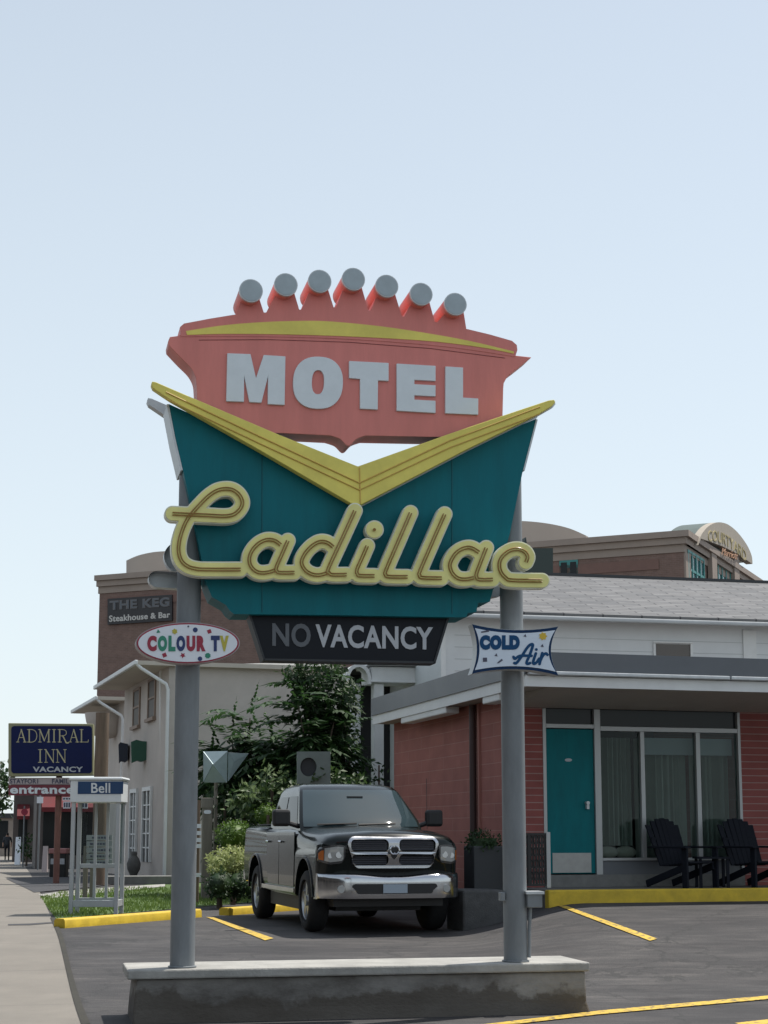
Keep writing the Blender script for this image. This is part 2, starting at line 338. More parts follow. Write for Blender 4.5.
# ------------------------------------------------------------------ object helpers
def mesh_obj(name, bm, m, parent=None, local=False, smooth=None, bevel=0, mats=None):
    bmesh.ops.remove_doubles(bm, verts=bm.verts, dist=1e-5)
    me = bpy.data.meshes.new(name); bm.to_mesh(me); bm.free()
    for x in (mats or [M[m] if isinstance(m, str) else m]): me.materials.append(x)
    o = bpy.data.objects.new(name, me); COL.objects.link(o)
    if smooth is not None:
        me.shade_smooth(); me.set_sharp_from_angle(angle=R(smooth))
    if bevel:
        b = o.modifiers.new('bevel', 'BEVEL'); b.width = bevel; b.segments = 2; b.limit_method = 'ANGLE'; b.angle_limit = R(35)
    if parent is not None:
        o.parent = parent
        if not local:
            r = parent
            off = Vector((0, 0, 0))
            while r is not None: off += r.location; r = r.parent
            for v in me.vertices: v.co -= off
    return o
def tag(o, label, cat, group=None):
    o['label'] = label; o['category'] = cat
    if group: o['group'] = group
    return o
def thing(name, label, cat, loc, rotz=0, group=None):
    o = bpy.data.objects.new(name, None); COL.objects.link(o); o.empty_display_size = .2
    o.location = loc; o.rotation_euler = (0, 0, rotz)
    return tag(o, label, cat, group)
def kind(o, k): o['kind'] = k; return o
def copy_tree(o, parent=None):
    c = o.copy(); COL.objects.link(c)
    if parent is not None: c.parent = parent
    for ch in list(o.children): copy_tree(ch, c)
    return c
def BM(): return bmesh.new()
def uvl(bm): return bm.loops.layers.uv.get('UVMap') or bm.loops.layers.uv.new('UVMap')
def face(bm, pts):
    vs_ = [bm.verts.new(p) for p in pts]
    return bm.faces.new(vs_)
def obox(bm, o, a, b, c):
    """box from corner o with edge vectors a, b, c"""
    o, a, b, c = Vector(o), Vector(a), Vector(b), Vector(c)
    if a.cross(b).dot(c) < 0: a, b = b, a
    v = [bm.verts.new(o + a * i + b * j + c * k) for k in (0, 1) for j in (0, 1) for i in (0, 1)]
    for q in ((0, 2, 3, 1), (4, 5, 7, 6), (0, 1, 5, 4), (1, 3, 7, 5), (3, 2, 6, 7), (2, 0, 4, 6)):
        bm.faces.new([v[i] for i in q])
def box(bm, x0, x1, y0, y1, z0, z1): obox(bm, (x0, y0, z0), (x1 - x0, 0, 0), (0, y1 - y0, 0), (0, 0, z1 - z0))
def plane_uv(bm, pl):
    l = uvl(bm)
    for f in bm.faces:
        n = f.normal if f.normal.length > .5 else (f.normal_update() or f.normal)
        for lp in f.loops:
            co = lp.vert.co
            if abs(n.dot(pl.n)) > .6 or abs(n.z) > .8: uu = co.dot(pl.u)
            else: uu = co.dot(pl.n)
            lp[l].uv = (uu, co.z)
def wbox(bm, pl, a0, a1, o0, o1, z0, z1):
    """box in a plane's own frame: along a, out from the plane o, height z"""
    obox(bm, pl.pt(a0, o0, z0), pl.u * (a1 - a0), pl.n * (o1 - o0), (0, 0, z1 - z0))
def along(pl, px, py=833, off=0): return (pl.hit(px, py, off) - pl.o).dot(pl.u)
def zat(pl, px, py, off=0): return pl.hit(px, py, off).z
def pbox(bm, pl, px0, py0, px1, py1, off, thick):
    """box whose front face covers a picture rectangle on the plane"""
    a = pl.hit(px0, py0, off); b = pl.hit(px1, py1, off)
    a0, a1 = (a - pl.o).dot(pl.u), (b - pl.o).dot(pl.u)
    wbox(bm, pl, min(a0, a1), max(a0, a1), off - thick, off, min(a.z, b.z), max(a.z, b.z))
def prism3(bm, loops, back, cap_back=True):
    """loops: lists of 3-D points (outer, holes...); back: vector to the rear face"""
    tris = tessellate_polygon([[Vector(p) for p in l] for l in loops])
    flat = [Vector(p) for l in loops for p in l]
    fv = [bm.verts.new(p) for p in flat]; bv = [bm.verts.new(p + back) for p in flat]
    for t in tris:
        if len(set(t)) < 3: continue
        try:
            bm.faces.new([fv[i] for i in t])
            if cap_back: bm.faces.new([bv[i] for i in reversed(t)])
        except ValueError: pass
    k = 0
    for l in loops:
        n = len(l)
        for i in range(n):
            a, b = k + i, k + (i + 1) % n
            try: bm.faces.new([fv[a], fv[b], bv[b], bv[a]])
            except ValueError: pass
        k += n
    bmesh.ops.recalc_face_normals(bm, faces=bm.faces)
def pprism(bm, loops, pl, off, thick, cap_back=True):
    if not isinstance(loops[0][0], (tuple, list)): loops = [loops]
    prism3(bm, [[pl.hit(x, y, off) for x, y in l] for l in loops], -pl.n * thick, cap_back)
def tube(bm, pts, r, n=10, caps=True, closed=False, rs=None):
    pts = [Vector(p) for p in pts]; rings = []; N = len(pts); prev = None
    for i, p in enumerate(pts):
        a = pts[(i - 1) % N] if (closed or i > 0) else p; b = pts[(i + 1) % N] if (closed or i < N - 1) else p
        t = (b - a).normalized()
        if prev is None:
            ref = Vector((0, 0, 1)) if abs(t.z) < .9 else Vector((1, 0, 0)); x = t.cross(ref).normalized()
        else:
            x = (prev - t * prev.dot(t)).normalized()
        prev = x; y = t.cross(x); rr = rs[i] if rs else r
        rings.append([bm.verts.new(p + (x * math.cos(k * 2 * math.pi / n) + y * math.sin(k * 2 * math.pi / n)) * rr) for k in range(n)])
    for i in range(N if closed else N - 1):
        A, B = rings[i], rings[(i + 1) % N]
        for k in range(n): bm.faces.new([A[k], A[(k + 1) % n], B[(k + 1) % n], B[k]])
    if caps and not closed:
        bm.faces.new(list(reversed(rings[0]))); bm.faces.new(rings[-1])
def lathe(bm, prof, c, n=20, axis='z'):
    """prof: (r, h) list"""
    c = Vector(c); rings = []
    for r, h in prof:
        ring = []
        for k in range(n):
            a = 2 * math.pi * k / n
            if axis == 'z': p = Vector((r * math.cos(a), r * math.sin(a), h))
            else: p = Vector((h, r * math.cos(a), r * math.sin(a)))
            ring.append(bm.verts.new(c + p))
        rings.append(ring)
    for A, B in zip(rings, rings[1:]):
        for k in range(n): bm.faces.new([A[k], A[(k + 1) % n], B[(k + 1) % n], B[k]])
    bm.faces.new(list(reversed(rings[0]))); bm.faces.new(rings[-1])
    bmesh.ops.recalc_face_normals(bm, faces=bm.faces)
def catmull(P, k=6):
    P = [Vector((*p, 0)) if len(p) == 2 else Vector(p) for p in P]
    if len(P) < 3: return [(p.x, p.y) for p in P]
    out = []
    for i in range(len(P) - 1):
        a = P[max(0, i - 1)]; b = P[i]; c = P[i + 1]; d = P[min(len(P) - 1, i + 2)]
        for j in range(k):
            t = j / k
            q = .5 * ((2 * b) + (c - a) * t + (2 * a - 5 * b + 4 * c - d) * t * t + (3 * b - a - 3 * c + d) * t ** 3)
            out.append((q.x, q.y))
    out.append((P[-1].x, P[-1].y)); return out
def stroke_outline(strokes, step):
    """strokes: (polyline, radius). Union of round strokes -> closed loops, by contouring the distance field"""
    allp = [p for s, r in strokes for p in s]; rm = max(r for s, r in strokes) + 2 * step
    x0 = min(p[0] for p in allp) - rm; x1 = max(p[0] for p in allp) + rm
    y0 = min(p[1] for p in allp) - rm; y1 = max(p[1] for p in allp) + rm
    nx = int((x1 - x0) / step) + 2; ny = int((y1 - y0) / step) + 2
    gx = x0 + np.arange(nx) * step; gy = y0 + np.arange(ny) * step
    GX, GY = np.meshgrid(gx, gy); Fd = np.full(GX.shape, 1e9)
    for s, r in strokes:
        for a, b in zip(s, s[1:] if len(s) > 1 else s):
            dx, dy = b[0] - a[0], b[1] - a[1]; L = dx * dx + dy * dy
            t = np.clip(((GX - a[0]) * dx + (GY - a[1]) * dy) / L, 0, 1) if L > 1e-12 else 0 * GX
            Fd = np.minimum(Fd, np.hypot(GX - a[0] - t * dx, GY - a[1] - t * dy) - r)
    Fd[np.abs(Fd) < 1e-7] = 1e-7
    nxt = {}; pos = {}
    def ek(kind_, i, j):
        k = (kind_, i, j)
        if k not in pos:
            if kind_ == 0: a, b = Fd[j, i], Fd[j, i + 1]; t = a / (a - b); pos[k] = (gx[i] + t * step, gy[j])
            else: a, b = Fd[j, i], Fd[j + 1, i]; t = a / (a - b); pos[k] = (gx[i], gy[j] + t * step)
        return k
    S = Fd < 0
    js, is_ = np.nonzero((S[:-1, :-1] != S[1:, :-1]) | (S[:-1, :-1] != S[:-1, 1:]) | (S[:-1, :-1] != S[1:, 1:]))
    segs = []
    for j, i in zip(js, is_):
        c = [S[j, i], S[j, i + 1], S[j + 1, i + 1], S[j + 1, i]]
        E = [(0, i, j), (1, i + 1, j), (0, i, j + 1), (1, i, j)]
        cr = [e for e in range(4) if c[e] != c[(e + 1) % 4]]
        if len(cr) == 2: prs = [cr]
        else: prs = [[0, 1], [2, 3]] if c[0] else [[3, 0], [1, 2]]
        for p, q in prs: segs.append((ek(*E[p]), ek(*E[q])))
    adj = {}
    for a, b in segs: adj.setdefault(a, []).append(b); adj.setdefault(b, []).append(a)
    loops = []; seen = set()
    for s in adj:
        if s in seen: continue
        l = [s]; seen.add(s); cur = s
        while True:
            nn = [q for q in adj[cur] if q not in seen]
            if not nn: break
            cur = nn[0]; seen.add(cur); l.append(cur)
        if len(l) > 5: loops.append([pos[k] for k in l])
    def simp(l):
        out = []
        n = len(l)
        for i in range(n):
            a, b, c = l[i - 1], l[i], l[(i + 1) % n]
            if out and math.hypot(b[0] - out[-1][0], b[1] - out[-1][1]) < step * .55: continue
            out.append(b)
        return out
    return [simp(l) for l in loops]
def inside(p, l):
    c = False; n = len(l)
    for i in range(n):
        a, b = l[i], l[i - 1]
        if (a[1] > p[1]) != (b[1] > p[1]) and p[0] < (b[0] - a[0]) * (p[1] - a[1]) / (b[1] - a[1]) + a[0]: c = not c
    return c
def group_loops(loops):
    outs = []
    for i, l in enumerate(loops):
        d = sum(inside(l[0], m) for j, m in enumerate(loops) if j != i)
        if d % 2 == 0: outs.append((l, [m for j, m in enumerate(loops) if j != i and inside(m[0], l)]))
    return [[o] + h for o, h in outs]
def strokes_mesh(bm, strokes, step, pl, off, thick):
    for gset in group_loops(stroke_outline(strokes, step)): pprism(bm, gset, pl, off, thick, cap_back=False)
_text_cache = {}
def text_polys(body, bold, shear):
    k = (body, bold, shear)
    if k in _text_cache: return _text_cache[k]
    cu = bpy.data.curves.new('lettering', 'FONT'); cu.body = body; cu.fill_mode = 'FRONT'; cu.offset = bold; cu.shear = shear; cu.resolution_u = 4
    cu.space_character = 1.0 + bold * 2
    ob = bpy.data.objects.new('lettering', cu); COL.objects.link(ob)
    dg = bpy.context.evaluated_depsgraph_get(); ev = ob.evaluated_get(dg); me = ev.to_mesh()
    V = [(v.co.x, v.co.y) for v in me.vertices]; Fs = [tuple(p.vertices) for p in me.polygons]
    ev.to_mesh_clear(); bpy.data.objects.remove(ob); bpy.data.curves.remove(cu)
    _text_cache[k] = (V, Fs); return V, Fs
def text_px(bm, body, quad, pl, off, thick, bold=0.0, shear=0.0, warp=None):
    """lettering fitted into a picture quad (tl, tr, br, bl) on a plane"""
    V, Fs = text_polys(body, bold, shear)
    x0 = min(v[0] for v in V); x1 = max(v[0] for v in V); y0 = min(v[1] for v in V); y1 = max(v[1] for v in V)
    tl, tr, br, bl = quad; pts = []
    for x, y in V:
        s = (x - x0) / (x1 - x0); t = (y1 - y) / (y1 - y0)
        if warp: px, py = warp(s, t)
        else:
            px = (tl[0] * (1 - s) + tr[0] * s) * (1 - t) + (bl[0] * (1 - s) + br[0] * s) * t
            py = (tl[1] * (1 - s) + tr[1] * s) * (1 - t) + (bl[1] * (1 - s) + br[1] * s) * t
        pts.append(pl.hit(px, py, off))
    fv = [bm.verts.new(p) for p in pts]; fs = []
    for f in Fs:
        try: fs.append(bm.faces.new([fv[i] for i in f]))
        except ValueError: pass
    bmesh.ops.remove_doubles(bm, verts=fv, dist=1e-6)
    fs = [f for f in fs if f.is_valid]
    edges = [e for e in {e for f in fs for e in f.edges} if len(e.link_faces) == 1]
    bk = {}
    for e in edges:
        a, b = e.verts
        for v in (a, b):
            if v not in bk: bk[v] = bm.verts.new(v.co - pl.n * thick)
        try: bm.faces.new([a, b, bk[b], bk[a]])
        except ValueError: pass
    bmesh.ops.recalc_face_normals(bm, faces=bm.faces)
def rect(x0, y0, x1, y1): return ((x0, y0), (x1, y0), (x1, y1), (x0, y1))
def ell(cx, cy, rx, ry, n=48, p=2.0, rot=0):
    out = []
    for k in range(n):
        a = 2 * math.pi * k / n; c, s = math.cos(a), math.sin(a)
        x = rx * math.copysign(abs(c) ** (2 / p), c); y = ry * math.copysign(abs(s) ** (2 / p), s)
        out.append((cx + x * math.cos(rot) - y * math.sin(rot), cy + x * math.sin(rot) + y * math.cos(rot)))
    return out
def quadcurve(a, m, b, n=10):
    c = (2 * m[0] - .5 * (a[0] + b[0]), 2 * m[1] - .5 * (a[1] + b[1]))
    return [((1 - t) ** 2 * a[0] + 2 * t * (1 - t) * c[0] + t * t * b[0], (1 - t) ** 2 * a[1] + 2 * t * (1 - t) * c[1] + t * t * b[1]) for t in [k / n for k in range(n)]]

# ------------------------------------------------------------------ ground
def arange(a, b, s):
    out = []; v = a
    while v < b - 1e-9: out.append(v); v += s
    return out
def ground_mesh():
    bm = BM()
    xs = [-700, -300, -120, -60, -40] + arange(-30, -3, 1.5) + arange(-3, 6, .2) + arange(6, 30, 1.5) + [30, 45, 80, 200, 700]
    ys = [-60, -20, -5] + arange(0, 13, 1.0) + arange(13, 27, .25) + arange(27, 100, 1.5) + [100, 120, 160, 250, 500, 1200]
    V = [[bm.verts.new((x, y, g(x, y))) for x in xs] for y in ys]
    for j in range(len(ys) - 1):
        for i in range(len(xs) - 1): bm.faces.new([V[j][i], V[j][i + 1], V[j + 1][i + 1], V[j + 1][i]])
    return bm
kind(mesh_obj('ground', ground_mesh(), 'asphalt', smooth=60), 'structure')
def sheet(name, xy, dz, m, maxlen=.6, uvdir=None):
    bm = BM()
    P = [Vector((p[0], p[1], 0)) for p in xy]
    for t in tessellate_polygon([P]):
        try: face(bm, [P[i] for i in t])
        except ValueError: pass
    bmesh.ops.remove_doubles(bm, verts=bm.verts, dist=1e-5)
    for _ in range(9):
        es = [e for e in bm.edges if e.calc_length() > maxlen * (1 if e.verts[0].co.y < 45 else 6)]
        if not es: break
        bmesh.ops.subdivide_edges(bm, edges=es, cuts=1)
        bmesh.ops.triangulate(bm, faces=[f for f in bm.faces if len(f.verts) > 3])
    for v in bm.verts: v.co.z = g(v.co.x, v.co.y) + dz
    bmesh.ops.recalc_face_normals(bm, faces=bm.faces)
    for f in bm.faces:
        if f.normal.z < 0: f.normal_flip()
    if uvdir:
        l = uvl(bm)
        for f in bm.faces:
            for lp in f.loops:
                c = lp.vert.co; lp[l].uv = (c.x * uvdir.y - c.y * uvdir.x, c.x * uvdir.x + c.y * uvdir.y)
    return kind(mesh_obj(name, bm, m), 'structure')
S0 = gpx(83, 1024); S0.z = 0; SD = gpx(44, 902) - S0; SD.z = 0; SD.normalize(); SN = Vector((SD.y, -SD.x, 0))
print('street azimuth', math.degrees(math.atan2(SD.x, SD.y)))
def street(a, o): p = S0 + SD * a + SN * o; return (p.x, p.y)
sheet('sidewalk', [street(-16, 0), street(240, 0), street(240, -4.2), street(-16, -4.2)], .012, 'walk', uvdir=SD)
M['dirt'] = mat('dark_edge_dirt', (.035, .032, .024), .95, var=.4, vscale=6)
sheet('sidewalk_edge_dirt', [street(-16, -.02), street(12, -.02), street(12, .05), street(4, .035), street(-2, .06), street(-16, .05)], .020, 'dirt', .4)
kb = BM()
for a in arange(-16, 240, 4):
    p, q = street(a, -4.2), street(a + 4, -4.2)
    z0, z1 = g(*p), g(*q)
    v = [(p[0], p[1], z0 - .15), (q[0], q[1], z1 - .15), (q[0], q[1], z1 + .014), (p[0], p[1], z0 + .014)]
    off = -SN * .16
    A = [kb.verts.new(Vector(x)) for x in v]; B = [kb.verts.new(Vector(x) + off) for x in v]
    for i, j in ((0, 1), (1, 2), (2, 3), (3, 0)): kb.faces.new([A[i], A[j], B[j], B[i]])
    kb.faces.new(A); kb.faces.new(list(reversed(B)))
bmesh.ops.recalc_face_normals(kb, faces=kb.faces)
kind(mesh_obj('street_kerb', kb, 'slab'), 'structure')
def gxy(pts): return [(gpx(x, y).x, gpx(x, y).y) for x, y in pts]
# lawn behind the yellow kerb
lawn_px = [(46, 906), (56, 919), (130, 913), (200, 907), (270, 901), (300, 893), (300, 880), (240, 878), (165, 883), (110, 889), (60, 893), (40, 898)]
lawn_xy = gxy(lawn_px)
sheet('lawn', lawn_xy, .008, 'soil')
sheet('driveway', gxy([(6, 879), (34, 893.2), (70, 890), (112, 885), (168, 881), (168, 876), (70, 876)]), .020, 'driveway')
sheet('garden_path', gxy([(38, 895.5), (52, 899), (110, 892.5), (165, 887), (165, 884.6), (112, 888), (60, 892.2)]), .016, 'slab')
# grass blades: nobody could count them
def grass():
    bm = BM(); rnd = random.Random(3)
    xs = [p[0] for p in lawn_xy]; ys = [p[1] for p in lawn_xy]; n = 0
    while n < 9000:
        x = rnd.uniform(min(xs), max(xs)); y = rnd.uniform(min(ys), min(max(ys), 40))
        if not inside((x, y), lawn_xy): continue
        if rnd.random() > 1.2 - (y - 24) / 22: continue
        n += 1; z = g(x, y) + .005; h = rnd.uniform(.03, .085); a = rnd.uniform(0, 6.28); w = .012
        dx, dy = math.cos(a) * w, math.sin(a) * w; lx, ly = rnd.gauss(0, .02), rnd.gauss(0, .02)
        face(bm, [(x - dx, y - dy, z), (x + dx, y + dy, z), (x + lx, y + ly, z + h)])
    return kind(mesh_obj('grass', bm, 'grass'), 'stuff')
gr = grass(); gr['label'] = 'short mown grass behind the yellow kerb'; gr['category'] = 'grass'
# painted lines
def gline(name, pts):
    dn = []
    for a, b in zip(pts, pts[1:] + pts[:1]):
        k = max(1, int(math.hypot(a[0] - b[0], a[1] - b[1]) / 8))
        dn += [(a[0] + (b[0] - a[0]) * i / k, a[1] + (b[1] - a[1]) * i / k) for i in range(k)]
    pts = dn
    return sheet(name, gxy(pts), .010, 'line', .4)
gline('parking_line', [(555, 905.5), (566, 906.5), (657.5, 939.5), (650, 941.5)])
gline('parking_line', [(206, 917.5), (214, 918), (273.5, 939), (265, 941)])
gline('parking_line', [(470, 1027), (600, 1011.5), (768, 996.5), (800, 993.5), (800, 997), (768, 1000), (600, 1015.2), (520, 1024.5)])
gline('parking_line', [(735, 1024), (800, 1017), (800, 1021), (745, 1028)])
sheet('sidewalk_crack', gxy([(8, 925.2), (30, 924.6), (53, 923), (53, 924.3), (30, 926.2), (8, 926.4)]), .017, 'driveway', .4)
# yellow kerb along the lawn
def kerb_between(name, pts_px, w, h, m, label, cat):
    bm = BM(); P = [gpx(*p) for p in pts_px]
    rings = []
    for i, p in enumerate(P):
        t = (P[min(i + 1, len(P) - 1)] - P[max(i - 1, 0)]).normalized(); nn = Vector((-t.y, t.x, 0)).normalized()
        if nn.y < 0: nn = -nn
        prof = [(0, -.03), (0.008, h * .8), (.03, h), (w - .03, h), (w, h * .8), (w, -.03)]
        rings.append([bm.verts.new(p + nn * a + Vector((0, 0, z))) for a, z in prof])
    for A, B in zip(rings, rings[1:]):
        for k in range(5): bm.faces.new([A[k], A[k + 1], B[k + 1], B[k]])
    bm.faces.new(rings[0]); bm.faces.new(list(reversed(rings[-1])))
    bmesh.ops.recalc_face_normals(bm, faces=bm.faces)
    return tag(mesh_obj(name, bm, m, smooth=50), label, cat)
kerb_between('kerb_stone', [(65, 928.3), (100, 925.5), (150, 921.5), (202, 917.2)], .2, .13, 'kerbyellow', 'long yellow kerb stone in front of the phone booth', 'kerb')
kerb_between('kerb_stone', [(229, 915.5), (262, 913), (300, 910.3), (330, 908)], .2, .12, 'kerbyellow', 'yellow kerb stone beside the rear wheel of the black pickup', 'kerb')

# ------------------------------------------------------------------ the big roadside sign
SP = Plane(X(182.5, 14.2), 14.2, 78.0)
sign = thing('motel_sign', 'tall vintage coral and teal MOTEL sign with yellow chevron on two grey posts', 'sign', SP.pt(1.5, 0, .45))
def sp(name, bm, m, parent=None, **k): return mesh_obj(name, bm, m, parent or sign, **k)
for px, ptop in ((182.5, 470), (515.5, 455)):
    a = along(SP, px, 950); zt = zat(SP, px, ptop); bm = BM()
    b = SP.pt(a, 0, .445)
    tube(bm, [b, SP.pt(a, 0, zt)], .108, 28)
    po = sp('post', bm, 'steel', smooth=40)
    bm = BM(); lathe(bm, [(.124, 0), (.124, .010), (.112, .014)], SP.pt(a, 0, .4515), 24)
    sp('base_flange', bm, 'steel', po, smooth=40)
# coral name board
def cv(P, k=5): return catmull(P, k)
pink = [(177, 336), (170, 336.8), (168.2, 341)] + cv([(168.7, 345), (180, 357), (190, 367), (195.2, 376), (196.6, 386), (197, 402)]) + [(197.5, 433), (283, 433.2)] + cv([(330, 435.5), (340, 439), (348.3, 446), (356.5, 439), (366, 435.5)]) + [(430, 436.8), (502.5, 437), (502.7, 416), (503.4, 388)] + cv([(503.9, 383), (509, 375), (520.5, 366), (531.6, 357.2)]) + [(516, 355.5), (505, 351), (483, 346), (440, 341), (397, 337), (340, 333.5), (283, 332), (226, 332), (185, 333)]
bm = BM(); pprism(bm, pink, SP, .15, .30); board = sp('name_board', bm, 'pink', bevel=.008)
caps = [(250.9, 291), (285.8, 285), (319.6, 281.5), (353.3, 279.5), (386.7, 286.4), (421, 294.4), (455.2, 304.4)]
vall = [(234.5, 314.5), (265, 312.5), (300.4, 309.6), (334.8, 307.3), (369.5, 310.7), (403, 316.5), (436, 322), (467.5, 328.8)]
crown = [(180.5, 333), (180, 327), (184, 323.5)] + [(210, 318.6), (232, 315)]
for i, (cx, cy) in enumerate(caps):
    l, r = vall[i], vall[i + 1]
    crown += [(l[0] + 1.2, l[1]), (cx - 9.5, cy + 8), (cx - 6, cy), (cx + 5, cy), (cx + 8.5, cy + 8), (r[0] - 1.2, r[1])]
crown += [(490, 334.5), (512, 340.8), (516.8, 345), (517.4, 350), (515.5, 356)] + list(reversed(cv([(181, 336.5), (226, 336.3), (283, 336.8), (340, 338.6), (397, 342.2), (440, 346), (483, 351.5), (514, 356.5)], 3)))
bm = BM(); pprism(bm, crown, SP, .156, .312); cr = sp('crown_board', bm, 'pink')
stripe = cv([(186, 331), (226, 325), (269, 321.8), (312, 320.8), (340, 322.2), (383, 326.6), (426, 333), (469, 340.8), (514, 351.5)], 4) + list(reversed(cv([(187, 334.8), (226, 333.8), (283, 334.3), (340, 336), (397, 338.8), (440, 342), (483, 347.5), (513.5, 353.5)], 4)))
bm = BM(); pprism(bm, stripe, SP, .162, .02); sp('stripe', bm, 'yellow', cr)
r_t = .1045
for cx, cy in caps:
    c = SP.hit(cx, cy, .27); bm = BM()
    tube(bm, [c, c - SP.n * .50], r_t, 24); t = sp('lamp_tube', bm, 'pink', smooth=40)
    bm = BM(); tube(bm, [c + SP.n * .012, c - SP.n * .02], r_t * 1.045, 24); sp('rim', bm, 'alum', t, smooth=40)
    bm = BM(); tube(bm, [c + SP.n * .017, c + SP.n * .002], r_t * .95, 24); sp('lens', bm, 'capgrey', t, smooth=40)
def zr(P, ox, oy, s): return [(x * s + ox, y * s + oy) for x, y in P]
s1 = 220 / 768.
L_M = zr([(305, 360), (386, 363), (405, 447), (432, 366), (508, 371), (505, 541), (446, 538), (447, 441), (424, 533), (382, 531), (364, 440), (363, 530), (301, 528)], 140, 250, s1)
L_O = [ell(140 + 621.5 * s1, 250 + 463 * s1, 87 * s1, 91 * s1, 48, 2.35, R(2)), list(reversed(ell(140 + 621.5 * s1, 250 + 461 * s1, 21.5 * s1, 42 * s1, 32, 2.4, R(2))))]
L_T = zr([(32, 387), (170, 394), (170, 457), (133, 455), (132, 557), (70, 554), (70, 450), (32, 447)], 340, 250, s1)
L_E = zr([(198, 396), (334, 404), (334, 457), (260, 453), (260, 468), (334, 472), (334, 511), (260, 507), (260, 522), (334, 526), (334, 569), (198, 561)], 340, 250, s1)
L_L = zr([(368, 406), (430, 410), (430, 515), (483, 518), (483, 575), (368, 570)], 340, 250, s1)
for l in ([L_M], L_O, [L_T], [L_E], [L_L]):
    bm = BM(); pprism(bm, l, SP, .175, .03); sp('letter', bm, 'letter', board, bevel=.004)
# teal cabinet
teal = [(169, 404), (175.5, 438), (183, 470), (197, 536), (203, 566), (207, 585), (212, 597), (219, 601), (226, 605), (230, 611), (234, 614), (340, 615.2), (457, 617.3), (466, 617.2), (468, 613), (476.5, 612), (478, 603), (490, 601.5), (493, 590), (495, 586), (510, 533), (523, 470), (536, 419), (468, 446), (361, 500), (260, 446)]
bm = BM(); pprism(bm, teal, SP, .20, .40); tealo = sp('teal_panel', bm, 'teal')
# pale metal returns round the edge of the cabinet
def rim_strip(bm, P, pl, off, thick, w):
    pts = [pl.hit(x, y, off) for x, y in P]
    for a, b in zip(pts, pts[1:]):
        d = (b - a); nn = d.cross(pl.n).normalized()
        mid = (pl.hit(350, 510, off)); 
        if nn.dot(a - mid) < 0: nn = -nn
        obox(bm, a + nn * .002, d, nn * w, -pl.n * thick)
for P_, w_ in (([(169, 404), (175.5, 438), (183, 470)], .02), ([(523, 470), (536, 419)], .016)):
    bm = BM(); rim_strip(bm, P_, SP, .206, .412, w_); sp('edge_trim', bm, 'alum', tealo)
for x0, y0, x1, y1 in ((262, 452, 262, 612), (452, 456, 452, 614)):
    bm = BM(); a = SP.hit(x0, y0, .2025); b = SP.hit(x1, y1, .2025); tube(bm, [a, b], .0035, 5); sp('panel_seam', bm, mat('dark_teal_seam', (.004, .085, .105), .6), tealo)
bm = BM(); tube(bm, [SP.hit(x, y, .152) for x, y in ((199, 340), (270, 339.6), (349, 342.2), (430, 348.4), (505, 358))], .003, 5); sp('panel_seam', bm, mat('dark_coral_seam', (.22, .05, .05), .6), board)
# chevrons, one on each face
chev_up = [(151.2, 384), (152.2, 381.3), (156, 382), (197.4, 399.8), (280, 435), (358, 466.3), (450, 433.5), (520, 409.8), (549, 400.2), (554.2, 399.6), (555.6, 402), (552.5, 405.8)]
chev_lo = [(534.8, 416), (467.5, 449), (361.5, 504.5), (350.6, 503), (260.5, 450.5), (170, 399.5), (153, 388)]
def chevron(off, nm):
    bm = BM(); pprism(bm, chev_up + chev_lo, SP, .34, .10)
    if off: bmesh.ops.translate(bm, verts=bm.verts, vec=-SP.n * off)
    return sp(nm, bm, 'yellow', bevel=.006)
ch = chevron(0, 'chevron')
bm = BM(); pprism(bm, [(x, y + 1) for x, y in chev_up[2:8]][::1] and (chev_up + chev_lo), SP, .224, .02)
bmesh.ops.translate(bm, verts=bm.verts, vec=(0, 0, -.02)); sp('chevron_backing', bm, 'alum', ch)
bm = BM(); pprism(bm, chev_up + chev_lo, SP, .34, .115); bmesh.ops.translate(bm, verts=bm.verts, vec=-SP.n * .565)
sp('rear_chevron', bm, 'alum')
bm = BM()
for d, r_ in ((0, .007), (7, .006)):
    tube(bm, [SP.hit(x, y + d, .346) for x, y in ((166, 392), (260, 436.5), (359.5, 483), (450, 440.5), (540, 406.8))], r_, 6)
tube(bm, [SP.hit(359.5, 467.5, .344), SP.hit(360.5, 503.5, .344)], .006, 6)
sp('neon_tube', bm, mat('orange_brown_tube', (.58, .38, .08), .5), ch)
